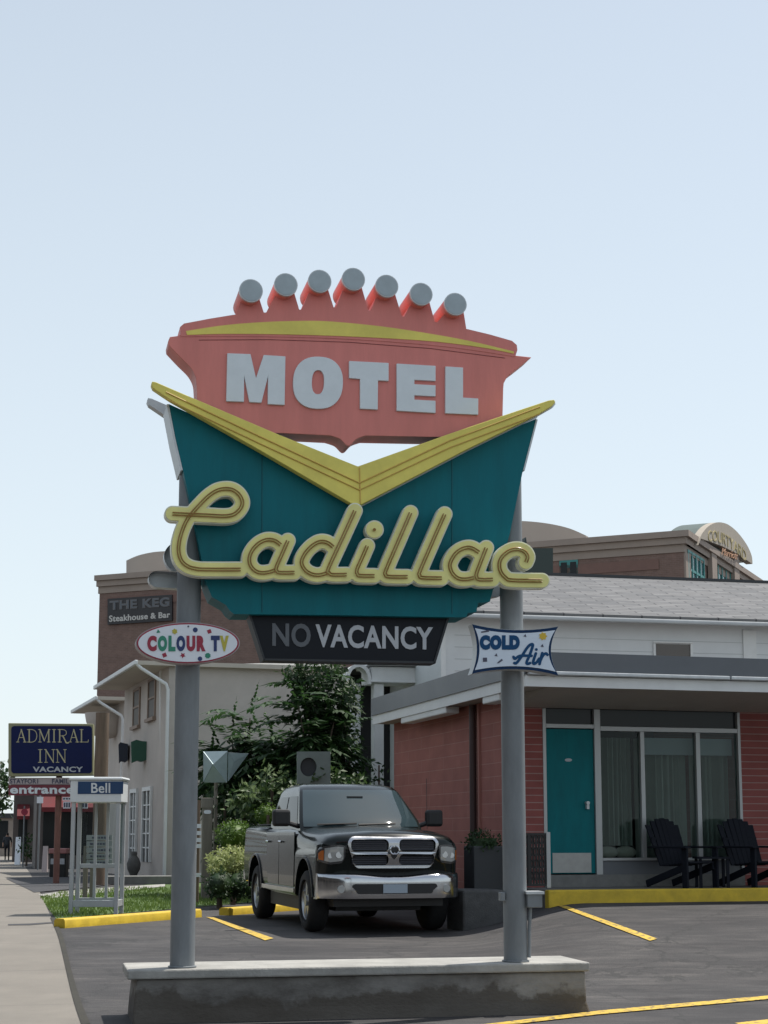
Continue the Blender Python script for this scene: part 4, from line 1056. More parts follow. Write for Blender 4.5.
STX = STX + [(-x, a, b, c) for x, a, b, c in reversed(STX[:-1])]
def body_bm():
    bm = BM(); rings = []
    for x, fy, hz_, ins in STX:
        ring = []
        for y, z in prof:
            yy, zz, xx = y, z, x
            if y < .62: yy += fy * (1 - y / .62) * (1 if z > .55 else .6)
            if z > 1.18:
                if y < 1.6: zz -= hz_ * min(1, (z - 1.18) / .12) * (1 - ss(1.3, 1.9, y) * .6)
                else: zz -= hz_ * .4
            if y > 5.4: yy -= fy * .18
            if z < .62: xx *= .985
            if 1.15 < z and abs(x) > .9: xx *= .985
            ring.append(bm.verts.new((xx, yy, zz)))
        rings.append(ring)
    n = len(prof)
    for A, B in zip(rings, rings[1:]):
        for k in range(n): bm.faces.new([A[k], A[(k + 1) % n], B[(k + 1) % n], B[k]])
    for ring, rev in ((rings[0], 0), (rings[-1], 1)):
        for t in tessellate_polygon([[Vector((0, v.co.y, v.co.z)) for v in ring]]):
            try: bm.faces.new([ring[i] for i in t])
            except ValueError: pass
    bmesh.ops.recalc_face_normals(bm, faces=bm.faces)
    return bm
bd = tp('body', body_bm(), 'paint', smooth=42)
bm = BM(); box(bm, -.78, .78, .5, 5.5, .38, .95); box(bm, -.88, .88, 1.65, 3.95, .26, .47); box(bm, -.62, .62, .75, 1.64, .28, .5); box(bm, -.62, .62, 3.96, 5.5, .26, .5); tp('underbody_filler', bm, 'plastic')  # dark filler added to stop light through the arches and darken the underside
bm = BM(); box(bm, -.80, .80, 3.98, 5.5, 1.455, 1.468); tp('bed_cover', bm, 'plastic')
# cab
KZ = [(1.36, .925, 1.46, 3.84), (1.50, .91, 1.60, 3.83), (1.92, .775, 2.20, 3.74), (2.0, .73, 2.36, 3.68), (2.045, .62, 2.62, 3.52), (2.058, .35, 2.85, 3.35)]
def cab_par(t):
    k = min(int(t), len(KZ) - 2); f = t - k; return [KZ[k][i] * (1 - f) + KZ[k + 1][i] * f for i in range(4)]
def cab_front(u, t):
    z, xh, yf, yr = cab_par(t); return Vector((u * xh, yf + .20 * abs(u) ** 2.6, z))
def cab_side(s, v, t):
    z, xh, yf, yr = cab_par(t); y0 = yf + .20; return Vector((s * xh * (1 - .03 * (v - .5) ** 2), y0 + (yr - y0) * v, z))
def cab_rear(u, t):
    z, xh, yf, yr = cab_par(t); return Vector((-u * xh * .9925, yr, z))
bm = BM(); rings = []
for k in range(len(KZ)):
    ring = [cab_front(u / 8, k) for u in range(-8, 9)] + [cab_side(1, v / 8, k) for v in range(1, 8)] + [cab_side(1, 1, k)] + [cab_rear(-.6 + i * .3, k) for i in range(0, 5)] + [cab_side(-1, 1, k)] + [cab_side(-1, v / 8, k) for v in range(7, 0, -1)]
    rings.append([bm.verts.new(p) for p in ring])
for A, B in zip(rings, rings[1:]):
    n = len(A)
    for k in range(n): bm.faces.new([A[k], A[(k + 1) % n], B[(k + 1) % n], B[k]])
bm.faces.new(rings[-1]); bm.faces.new(list(reversed(rings[0]))); bmesh.ops.recalc_face_normals(bm, faces=bm.faces)
cab = tp('cab', bm, 'paint', smooth=50)
def patch(fn, us, ts, d, m, name, parent, thick=.006):
    bm = BM(); G = []
    for t in ts:
        row = []
        for u in us:
            p = fn(u, t); e = .01
            n_ = (fn(u + e, t) - p).cross(fn(u, t + e) - p).normalized()
            c = Vector((0, 2.8, 1.4))
            if n_.dot(p - c) < 0: n_ = -n_
            row.append(bm.verts.new(p + n_ * d))
        G.append(row)
    for A, B in zip(G, G[1:]):
        for k in range(len(us) - 1): bm.faces.new([A[k], A[k + 1], B[k + 1], B[k]])
    bmesh.ops.recalc_face_normals(bm, faces=bm.faces)
    f = bm.faces[:]
    if f and sum((x.normal.dot(x.calc_center_median() - Vector((0, 2.8, 1.4))) for x in f)) < 0: bmesh.ops.reverse_faces(bm, faces=f)
    return tp(name, bm, m, parent, smooth=60)
lin = lambda a, b, n: [a + (b - a) * i / n for i in range(n + 1)]
patch(cab_front, lin(-.945, .945, 16), lin(.36, 2.35, 8), .008, 'windshield', 'windshield', cab)
for s in (-1, 1):
    patch(lambda v, t, s=s: cab_side(s, v, t), lin(.07, .44, 6), lin(.72, 1.86, 4), .007, 'carglass', 'side_window', cab)
    patch(lambda v, t, s=s: cab_side(s, v, t), lin(.50, .90, 6), lin(.72, 1.86, 4), .007, 'carglass', 'side_window', cab)
patch(cab_rear, lin(-.8, .8, 4), lin(.8, 1.85, 3), .007, 'carglass', 'rear_window', cab)
bm = BM()
for u0 in (-.75, -.1):
    a = cab_front(u0, .46) + Vector((0, -.03, .02)); b = cab_front(u0 + .62, .50) + Vector((0, -.03, .03)); tube(bm, [a, b], .014, 5)
tp('wipers', bm, 'plastic', cab)
bm = BM(); a = cab_front(0, 1.8); box(bm, -.12, .12, a.y - .02, a.y + .02, a.z - .05, a.z + .02); tp('mirror_mount', bm, 'plastic', cab)
# doors, handles, trims on both flanks
for s in (-1, 1):
    for y0, y1 in ((1.70, 2.74), (2.77, 3.68)):
        bm = BM(); P = [(y0, .58), (y1 - (.0 if y0 < 2 else .0), .58), (y1, .9), (y1 + .0, 1.34), (y0 - .04, 1.34), (y0 - .02, .9)]
        if y0 > 2: P[1] = (y1 - .12, .58)
        prism3(bm, [[Vector((s * 1.012, y, z)) for y, z in P]], Vector((-s * .02, 0, 0))); d = tp('door', bm, 'paint', bevel=.008)
        bm = BM(); yh = y1 - .16; tube(bm, [(s * 1.03, yh - .1, 1.20), (s * 1.045, yh, 1.205), (s * 1.03, yh + .1, 1.20)], .018, 6); tp('handle', bm, 'chrome', d)
    bm = BM(); box(bm, min(s * 1.005, s * 1.03), max(s * 1.005, s * 1.03), 1.62, 3.95, .50, .56); tp('side_step', bm, 'chrome')
    for cy in (FWY, RWY):
        bm = BM(); pts = [(s * 1.005, y, z) for y, z in arc(cy, .46, .535, 2, 178, 16)]; tube(bm, pts, .022, 6)
        tp('wheel_arch_trim', bm, 'paint', smooth=60)
    # mirrors
    bm = BM(); xm = s * 1.17; box(bm, xm - .13, xm + .13, 1.78, 1.92, 1.42, 1.66); mi = tp('wing_mirror', bm, 'plastic', bevel=.04)
    bm = BM(); tube(bm, [(s * .9, 1.86, 1.42), (s * 1.1, 1.85, 1.48)], .035, 8); tp('arm', bm, 'plastic', mi)
# wheels
def wheel(s, cy):
    c = (s * .865, cy, .415); bm = BM()
    w = .14
    lathe(bm, [(.27, -w), (.36, -w), (.40, -w * .8), (.415, -w * .4), (.415, w * .4), (.40, w * .8), (.36, w), (.285, w), (.27, w * .35)] if s > 0 else [(.27, -w * .35), (.285, -w), (.36, -w), (.40, -w * .8), (.415, -w * .4), (.415, w * .4), (.40, w * .8), (.36, w), (.27, w)], c, 36, 'x')
    t = tp('wheel', bm, 'tyre', smooth=40)
    bm = BM(); lathe(bm, [(.275, -.10 * s), (.275, .10 * s), (.255, .115 * s), (.235, .06 * s)], c, 32, 'x')
    cx = c[0] + s * .105
    for k in range(5):
        a = 2 * math.pi * k / 5 + .3; e = Vector((0, math.cos(a), math.sin(a))); f = Vector((0, -math.sin(a), math.cos(a)))
        o = Vector((cx, c[1], c[2]))
        obox(bm, o + e * .05 - f * .05, e * .205, f * .10, Vector((-s * .03, 0, 0)))
    lathe(bm, [(.075, -.03 * s), (.07, .02 * s)], (cx, c[1], c[2]), 16, 'x')
    tp('rim', bm, 'rim', t, smooth=35)
for s in (-1, 1):
    for cy in (FWY, RWY): wheel(s, cy)
# nose: y of the body front at (x, z)
def nose(x, z):
    fy = np.interp(abs(x), [0, .25, .5, .76, .88, .96, .995, 1.005], [0, 0, .008, .04, .085, .17, .26, .36])
    y = np.interp(z, [.5, .62, .78, .9, 1.0, 1.1, 1.2, 1.27, 1.315], [.14, .10, .07, .05, .03, .02, .02, .05, .13])
    return y + fy * (1 - y / .62)
def noseprism(loops, off, thick, n_=None):
    """loops in (x, z) laid on the nose and standing off it"""
    bm = BM()
    tr = tessellate_polygon([[Vector((x, 0, z)) for x, z in l] for l in loops])
    fl = [p for l in loops for p in l]
    fv = [bm.verts.new((x, nose(x, z) - off, z)) for x, z in fl]; bv = [bm.verts.new((x, nose(x, z) - off + thick, z)) for x, z in fl]
    for t in tr:
        try: bm.faces.new([fv[i] for i in t])
        except ValueError: pass
    k = 0
    for l in loops:
        n = len(l)
        for i in range(n):
            a, b = k + i, k + (i + 1) % n; bm.faces.new([fv[a], fv[b], bv[b], bv[a]])
        k += n
    bmesh.ops.recalc_face_normals(bm, faces=bm.faces)
    return bm
def rrect(x0, x1, z0, z1, r, dx=0.0, n=4):
    """rounded rectangle, bottom narrower by dx on each side"""
    c = [((x1 - r), (z1 - r), 0), ((x0 + r), (z1 - r), 90), ((x0 + r + dx), (z0 + r), 180), ((x1 - r - dx), (z0 + r), 270)]
    return [(cx + r * math.cos(R(a + 90 * i / n)), cz + r * math.sin(R(a + 90 * i / n))) for cx, cz, a in c for i in range(n + 1)]
dens = lambda l, k=3: [(a[0] + (b[0] - a[0]) * i / k, a[1] + (b[1] - a[1]) * i / k) for a, b in zip(l, l[1:] + l[:1]) for i in range(k)]
GX0, GZ0, GZ1 = .645, .865, 1.285
outer = dens(rrect(-GX0, GX0, GZ0, GZ1, .11, .07), 2)
zm = 1.065
holes = [rrect(-.575, -.09, zm + .035, GZ1 - .05, .05, -.03), rrect(.09, .575, zm + .035, GZ1 - .05, .05, -.03),
         rrect(-.60, -.09, GZ0 + .05, zm - .035, .05, .05), rrect(.09, .60, GZ0 + .05, zm - .035, .05, .05)]
holes[0] = rrect(-.60, -.075, zm + .018, GZ1 - .04, .06); holes[1] = rrect(.075, .60, zm + .018, GZ1 - .04, .06)
holes[2] = [(x if x > -.2 else x + .05 * (zm - z) / .2, z) for x, z in rrect(-.60, -.075, GZ0 + .04, zm - .018, .06)]
holes[3] = [(-x, z) for x, z in reversed(holes[2])]
gri = tp('grille', noseprism([outer] + [dens(h, 2) for h in holes], .075, .09), 'chrome', bevel=.006)
tp('grille_backing', noseprism([dens(rrect(-.62, .62, GZ0 + .02, GZ1 - .02, .1, .06), 2)], .012, .02), 'plastic', gri)
bm = BM()
for h0, h1 in ((zm + .035, GZ1 - .055), (GZ0 + .055, zm - .035)):
    for k in range(5):
        z = h0 + (h1 - h0) * (k + .5) / 5
        for x0, x1 in ((-.58, -.095), (.095, .58)):
            tube(bm, [(x, nose(x, z) - .045, z) for x in lin(x0, x1, 4)], .0105, 6)
tp('grille_slats', bm, mat('dark_chrome_slat', (.07, .07, .075), .3, metal=.9), gri)
# ram's head badge: shield face, muzzle and curled horns
bm = noseprism([[(0, zm - .085), (.035, zm - .05), (.05, zm + .03), (.03, zm + .075), (-.03, zm + .075), (-.05, zm + .03), (-.035, zm - .05)]], .095, .03); em = tp('badge', bm, 'plastic', gri)
bm = BM()
for s in (-1, 1):
    pts = [(s * (.02 + .052 * math.sin(a) * (1 - a / 9)), nose(0, zm) - .10, zm + .045 + .045 * math.cos(a) * (1 - a / 9) - .01 * a) for a in lin(0, 5.2, 14)]
    tube(bm, pts, .013, 6, rs=[.016 - .0007 * i for i in range(15)])
tp('badge_horns', bm, 'chrome', gri)
# headlights
def nosepatch(x0, x1, zb, zt, off, thick, nx=14, nz=5):
    bm = BM(); Fg, Bg = [], []
    for i in range(nx + 1):
        x = x0 + (x1 - x0) * i / nx; a, b = zb(abs(x)), zt(abs(x)); f_, b_ = [], []
        for k in range(nz + 1):
            z = a + (b - a) * k / nz; y = nose(x, z); f_.append(bm.verts.new((x, y - off, z))); b_.append(bm.verts.new((x, y - off + thick, z)))
        Fg.append(f_); Bg.append(b_)
    for i in range(nx):
        for k in range(nz): bm.faces.new([Fg[i][k], Fg[i + 1][k], Fg[i + 1][k + 1], Fg[i][k + 1]])
        bm.faces.new([Fg[i][0], Bg[i][0], Bg[i + 1][0], Fg[i + 1][0]]); bm.faces.new([Fg[i][nz], Fg[i + 1][nz], Bg[i + 1][nz], Bg[i][nz]])
    for g_, h_ in ((Fg[0], Bg[0]), (Fg[-1], Bg[-1])):
        for k in range(nz): bm.faces.new([g_[k], g_[k + 1], h_[k + 1], h_[k]])
    bmesh.ops.recalc_face_normals(bm, faces=bm.faces); return bm
hb = lambda x: float(np.interp(x, [.665, .70, .86, .985, .996], [1.02, .935, .915, .95, .97])); ht_ = lambda x: float(np.interp(x, [.665, .70, .80, .97, .996], [1.15, 1.17, 1.172, 1.145, 1.10]))
M['lampdark'] = mat('smoked_lamp_housing', (.10, .10, .105), .15, metal=.6)
for s in (-1, 1):
    hl = tp('headlight', nosepatch(s * .665, s * .996, hb, ht_, .022, .05), 'lampdark', smooth=50)
    tp('lens', nosepatch(s * .69, s * .93, lambda x: hb(x) + .03, lambda x: ht_(x) - .025, .028, .02), 'lamp', hl, smooth=50)
    tp('side_reflector', nosepatch(s * .94, s * .99, lambda x: hb(x) + .03, lambda x: ht_(x) - .05, .028, .02, 4), 'amber', hl)
    for x, z, r in ((.755, 1.04, .042), (.865, 1.03, .036)):
        bm = BM(); c = Vector((s * x, nose(x, z) - .032, z)); tube(bm, [c, c + Vector((0, .03, 0))], r, 18); tp('bulb', bm, 'chrome', hl)
# bumper
bm = BM(); rings = []
for x in lin(-1.0, 1.0, 20):
    ax = abs(x); b = .03 + .30 * max(0, (ax - .60) / .40) ** 2
    zt = .815 - .03 * ss(.0, .5, .6 - ax)
    zt -= .02; P = [(b + .16, zt), (b + .0, zt + .004), (b - .045, zt - .02), (b - .058, .73), (b - .060, .68), (b - .058, .60), (b - .058, .52), (b - .05, .475), (b + .03, .46), (b + .2, .46)]
    rings.append([bm.verts.new((x, y - .06, z)) for y, z in P])
for A, B in zip(rings, rings[1:]):
    for k in range(len(A) - 1): bm.faces.new([A[k], A[k + 1], B[k + 1], B[k]])
bm.faces.new(rings[0]); bm.faces.new(list(reversed(rings[-1]))); bmesh.ops.recalc_face_normals(bm, faces=bm.faces)
bu = tp('front_bumper', bm, 'chrome', smooth=50)
bm = BM(); prism3(bm, [[Vector((x, -.104, z)) for x, z in rrect(-.60, .60, .535, .665, .04, .06)]], Vector((0, .05, 0))); tp('air_intake', bm, 'plastic', bu)
bm = BM(); box(bm, -.17, .17, -.118, -.1045, .545, .66); tp('number_plate', bm, 'plate', bu)
for s in (-1, 1):
    bm = BM(); c = Vector((s * .745, -.02, .60)); tube(bm, [c, c + Vector((0, -.052, 0))], .05, 16); tp('fog_lamp', bm, 'lamp', bu)
bm = BM(); box(bm, -.78, .78, .22, .5, .36, .46); tp('valance', bm, 'plastic', bu)
for s in (-1, 1):
    bm = BM(); box(bm, s * .9 - .07, s * .9 + .07, 5.60, 5.685, .95, 1.3); tp('tail_light', bm, 'crimson', bevel=.01)
bm = BM(); box(bm, -.98, .98, 5.62, 5.8, .55, .75); tp('rear_bumper', bm, 'chrome', bevel=.03)
bm = BM()
tube(bm, [(.93, 1.42, 1.38), (.95, 1.5, 2.1)], .004, 5); tp('aerial', bm, 'plastic')

# ------------------------------------------------------------------ phone booth
BX0, BX1, BY, BD = X(70.5, 26.7), X(119.5, 26.7), 26.7, .62
bz = g(-4.8, 27); BT = 2.52
pb = thing('phone_booth', 'white open framed phone booth with blue Bell header behind the yellow kerb', 'phone booth', ((BX0 + BX1) / 2, BY + BD / 2, bz))
t_ = .068
for x, y in ((BX0, BY), (BX1 - t_, BY), (BX0, BY + BD - t_), (BX1 - t_, BY + BD - t_)):
    bm = BM(); box(bm, x, x + t_, y, y + t_, bz - .05, 2.10); mesh_obj('post', bm, 'boothgrey', pb, bevel=.01)
bm = BM(); box(bm, BX0 - .02, BX1 + .02, BY - .03, BY + BD + .03, 2.101, BT - .06); hd = mesh_obj('header', bm, 'boothwhite', pb, bevel=.015)
bm = BM(); box(bm, BX0 - .05, BX1 + .05, BY - .06, BY + BD + .06, BT - .059, BT); mesh_obj('roof', bm, 'boothwhite', pb, bevel=.03)
HP = Plane(BX0, BY - .03, 90)
bm = BM(); pbox(bm, HP, 78, 781.5, 123, 794, .008, .009); mesh_obj('header_panel', bm, 'boothblue', hd)
bm = BM(); text_px(bm, 'Bell', rect(91.2, 782.9, 110.2, 793.0), HP, .013, .004, .015); mesh_obj('lettering', bm, 'boothwhite', hd)
for bx in ((BX0 + t_, BX1 - t_, BY + BD - t_ + .01, BY + BD - .01, bz + .13, bz + .26), (BX0 + t_, BX1 - t_, BY + BD - t_ + .01, BY + BD - .01, 1.02, 1.09), (BX1 - t_ + .01, BX1 - .01, BY + t_, BY + BD - t_, bz + .13, bz + .24),
           (BX0 + t_, BX1 - t_, BY + .01, BY + t_ - .01, bz + .13, bz + .24)):
    bm = BM(); box(bm, *bx); mesh_obj('rail', bm, 'boothgrey', pb, bevel=.006)
for x in (BX0 + .29, BX0 + .49):
    bm = BM(); box(bm, x, x + .045, BY + BD - .06, BY + BD - .02, bz + .261, 2.10); mesh_obj('mullion', bm, 'boothgrey', pb)
bm = BM(); box(bm, BX0 + t_ + .002, BX1 - t_ - .002, BY + BD - .05, BY + BD - .044, 1.095, 2.09); mesh_obj('rear_pane', bm, glass_mat('booth_glass', (.86, .9, .9), .03), pb)
bm = BM(); box(bm, BX1 - .05, BX1 - .044, BY + t_ + .002, BY + BD - t_ - .002, 1.095, 2.09); mesh_obj('side_pane', bm, 'glass', pb)

# directory sign seen through the booth
DY = 30.0; dz = g(X(97, DY), DY)
ds = thing('directory_sign', 'weathered directory sign of stacked pale boards on dark posts behind the phone booth', 'sign', (X(97, DY), DY, dz))
DP = Plane(X(97, DY), DY, 90)
for p in (83, 90):
    bm = BM(); wbox(bm, DP, along(DP, p, 870), along(DP, p + 4, 870), -.1, 0, dz - .1, zat(DP, p, 846)); mesh_obj('post', bm, 'woodgrey', ds)
for i in range(5):
    y = 835 + i * 6.2
    bm = BM(); pbox(bm, DP, 86.5, y, 112, y + 5.4, .05, .04); b_ = mesh_obj('board', bm, mat('pale_grey_board', (.30, .31, .31), .7, var=.1), ds)
    bm = BM(); rnd = random.Random(i); x = 89.5 + rnd.random() * 3
    while x < 108.5:
        w = rnd.uniform(1.2, 3.2); pbox(bm, DP, x, y + 1.8, min(110, x + w), y + 3.6, .055, .004); x += w + .8
    mesh_obj('worn_lettering', bm, 'darkink', b_)

# bollard lamp at the lawn edge, post and small signs behind it
BLY = 33.0; blz = g(X(206, BLY), BLY)
bl = thing('bollard_lamp', 'square grey wooden bollard with a bright lamp slot near golden shrub', 'bollard', (X(206, BLY), BLY, blz))
QP = Plane(X(206, BLY), BLY, 80)
bm = BM(); wbox(bm, QP, along(QP, 202.5), along(QP, 212.5), -.26, 0, blz - .1, zat(QP, 206, 798.5)); mesh_obj('shaft', bm, 'woodgrey', bl, bevel=.02)
bm = BM(); pbox(bm, QP, 201.8, 797.8, 213.2, 808, .012, .284); mesh_obj('cap', bm, 'woodgrey', bl, bevel=.01)
bm = BM(); pprism(bm, ell(207.5, 812, 3.6, 1.9, 20, 3), QP, .012, .02); mesh_obj('lamp_lens', bm, 'white', bl)
NP = Plane(X(198, 31), 31, 90); nz = g(X(198, 31), 31)
ns = thing('notice_post', 'thin dark post with small white notices just right of the left sign post', 'sign', (X(198, 31), 31, nz))
bm = BM(); wbox(bm, NP, along(NP, 196.5), along(NP, 199.5), -.06, 0, nz - .1, zat(NP, 198, 800)); mesh_obj('post', bm, 'pole', ns)
for y in (824, 831, 838, 844, 873):
    bm = BM(); pbox(bm, NP, 195.5, y, 201, y + 4, .02, .015); mesh_obj('notice', bm, 'white', ns)

# ------------------------------------------------------------------ roadside inn sign and its neighbours down the street
IY = 44.0; IP = Plane(X(51, IY), IY, 84); iz = g(X(51, IY), IY)
inn = thing('inn_sign', 'dark blue ADMIRAL INN sign with olive frame and white marquee strip', 'sign', (X(58, IY), IY, iz))
bm = BM(); pprism(bm, [(8.3, 723), (93.2, 723.8), (93.2, 775.3), (8.3, 776.3)], IP, .0, .5); cb = mesh_obj('cabinet', bm, 'innframe', inn, bevel=.02)
bm = BM(); x0, y0, x1, y1 = 11.2, 726, 92, 773.3; r_ = 3
P = []
for cx, cy, a in ((x1 - r_, y0 + r_, -90), (x1 - r_, y1 - r_, 0), (x0 + r_, y1 - r_, 90), (x0 + r_, y0 + r_, 180)):
    P += [(cx + r_ * math.cos(R(a + 30 * k)), cy + r_ * math.sin(R(a + 30 * k))) for k in range(4)]
pprism(bm, P, IP, .015, .016); mesh_obj('face_panel', bm, 'innblue', cb)
TH, TK_ = .33, .62
SER = {'A': [([(.5, 0), (.14, 1)], TH), ([(.5, 0), (.86, 1)], TK_), ([(.27, .64), (.73, .64)], TH), ([(.02, 1), (.28, 1)], TH), ([(.70, 1), (1, 1)], TH)],
 'D': [([(.2, 0), (.2, 1)], TK_), (catmull([(.03, 0), (.5, 0), (.82, .15), (.95, .5), (.82, .85), (.5, 1), (.03, 1)], 5), TH)],
 'M': [([(.14, 0), (.14, 1)], TH), ([(.14, 0), (.5, .9)], TK_), ([(.5, .9), (.86, 0)], TH), ([(.86, 0), (.86, 1)], TK_), ([(.02, 0), (.16, 0)], TH), ([(.84, 0), (.98, 0)], TH), ([(.02, 1), (.26, 1)], TH), ([(.74, 1), (.98, 1)], TH)],
 'I': [([(.5, 0), (.5, 1)], TK_), ([(.2, 0), (.8, 0)], TH), ([(.2, 1), (.8, 1)], TH)],
 'R': [([(.2, 0), (.2, 1)], TK_), (catmull([(.03, 0), (.55, 0), (.8, .1), (.85, .25), (.8, .4), (.55, .5), (.2, .5)], 5), TH), (catmull([(.5, .5), (.72, .85), (.85, 1.06), (1.05, 1.06)], 4), TK_), ([(.03, 1), (.38, 1)], TH)],
 'L': [([(.2, 0), (.2, 1)], TK_), ([(.03, 1), (.92, 1), (.95, .82)], TH), ([(.03, 0), (.38, 0)], TH)],
 'N': [([(.15, 0), (.15, 1)], TH), ([(.12, 0), (.86, 1)], TK_), ([(.86, 0), (.86, 1)], TH), ([(.0, 0), (.18, 0)], TH), ([(.02, 1), (.3, 1)], TH), ([(.72, 0), (1, 0)], TH)]}
def serif(bm, word, x0, y0, x1, y1, gap=.12, w=None):
    w = w or [1] * len(word); T = sum(w) + gap * (len(word) - 1); u = (x1 - x0) / T; x = x0
    for c, k in zip(word, w):
        strokes_mesh(bm, [([(x + p[0] * k * u, y0 + p[1] * (y1 - y0)) for p in s], r) for s, r in SER[c]], .22, IP, .022, .008); x += (k + gap) * u
bm = BM(); serif(bm, 'ADMIRAL', 16.2, 729.6, 88.8, 742, .08, [1, 1, 1.2, .55, 1, 1, .9]); mesh_obj('lettering', bm, 'inngold', cb)
bm = BM(); serif(bm, 'INN', 37, 749.6, 66.4, 762.3, .1, [.6, 1, 1]); mesh_obj('lettering', bm, 'inngold', cb)
bm = BM(); text_px(bm, 'VACANCY', rect(32.8, 766.6, 83, 772.0), IP, .022, .008, .03); mesh_obj('lettering', bm, 'litegrey', cb)
bm = BM(); pprism(bm, rect(8.5, 777.6, 76, 784.4), IP, -.08, .3); mq = mesh_obj('marquee_strip', bm, 'palesign', inn)
bm = BM(); text_px(bm, 'STAYFOR1', rect(9.8, 778.8, 38.2, 783.6), IP, -.073, .008, .03); mesh_obj('lettering', bm, 'darkink', mq)
bm = BM(); text_px(bm, 'FAMILY', rect(52, 778.8, 73, 783.6), IP, -.073, .008, .03); mesh_obj('lettering', bm, 'darkink', mq)
bm = BM(); pprism(bm, rect(8.5, 784.9, 76, 795.2), IP, -.07, .32); en = mesh_obj('entrance_strip', bm, 'maroon', inn)
bm = BM(); text_px(bm, 'entrance', rect(10, 786.2, 74.5, 793.8), IP, -.063, .008, .035); mesh_obj('lettering', bm, 'letter', en)
bm = BM(); p0 = IP.hit(58.5, 800, -.3); tube(bm, [(p0.x, p0.y, iz - .1), (p0.x, p0.y, zat(IP, 58, 776))], .085, 14); mesh_obj('post', bm, mat('rusty_pole', (.20, .09, .07), .7, var=.2), inn, smooth=50)
for i, (r4, tx) in enumerate((((62.5, 797, 71, 800.5), None), ((63.3, 801.5, 70.3, 808.4), None), ((78.5, 801.5, 87.5, 808.4), None))):
    bm = BM(); pbox(bm, IP, *r4, -.12, .06); q = mesh_obj('notice_board', bm, 'white', inn)
    bm = BM(); w = (r4[2] - r4[0]) / 3
    for k in range(3): pbox(bm, IP, r4[0] + w * k + .5, r4[1] + 1, r4[0] + w * (k + 1) - .3, r4[3] - 1, -.115, .004)
    mesh_obj('worn_lettering', bm, 'darkink', q)
pw = Vector((X(99.5, 42.5), 42.5, 0)); pz = g(pw.x, pw.y)
bm = BM(); tube(bm, [(pw.x, pw.y, pz - .1), (pw.x, pw.y, 2.5), (pw.x, pw.y, 1.6 + (833 - 714) * 42.5 / 1600)], .19, 16, rs=[.19, .185, .18]); tag(mesh_obj('wooden_pole', bm, 'pole', smooth=50), 'thick brown wooden pole standing behind the blue header booth', 'pole')

def bmplane(px, Y, az): return Plane(X(px, Y), Y, az)
# unseen dark blocks added across the street for paint, chrome and glass to mirror
for i, (a0_, a1_, h_, m_, lab) in enumerate(((-34, -14, 7.5, 'shoproof', 'grey two storey shop across the street, out of the picture, nearest the camera'), (-13, 12, 9, 'darkblock', 'dark brown block across the street, out of the picture, middle of three'), (13, 40, 7, 'darkblock', 'dark long shop across the street, out of the picture, farthest of three'))):
    q = Plane(S0.x, S0.y, -13); o_ = S0 - SN * 15
    t = thing('reflection_block', lab, 'building', (o_ + SD * (a0_ + a1_) / 2))
    bm = BM(); obox(bm, o_ + SD * a0_ + Vector((0, 0, -.5)), SD * (a1_ - a0_), -SN * 9, (0, 0, h_)); plane_uv(bm, q); mesh_obj('wall', bm, m_, t)
    bm = BM(); obox(bm, o_ + SD * (a0_ - .2) + SN * .2 + Vector((0, 0, h_ - .498)), SD * (a1_ - a0_ + .4), -SN * 9.4, (0, 0, .4)); mesh_obj('roof', bm, 'shoproof', t)
    for k in range(int((a1_ - a0_) / 4)):
        for z in (.4, 3.8):
            bm = BM(); obox(bm, o_ + SD * (a0_ + 1 + k * 4) + SN * .003 + Vector((0, 0, z)), SD * 2.4, SN * .04, (0, 0, 2.0)); mesh_obj('window', bm, 'darkpane', t)
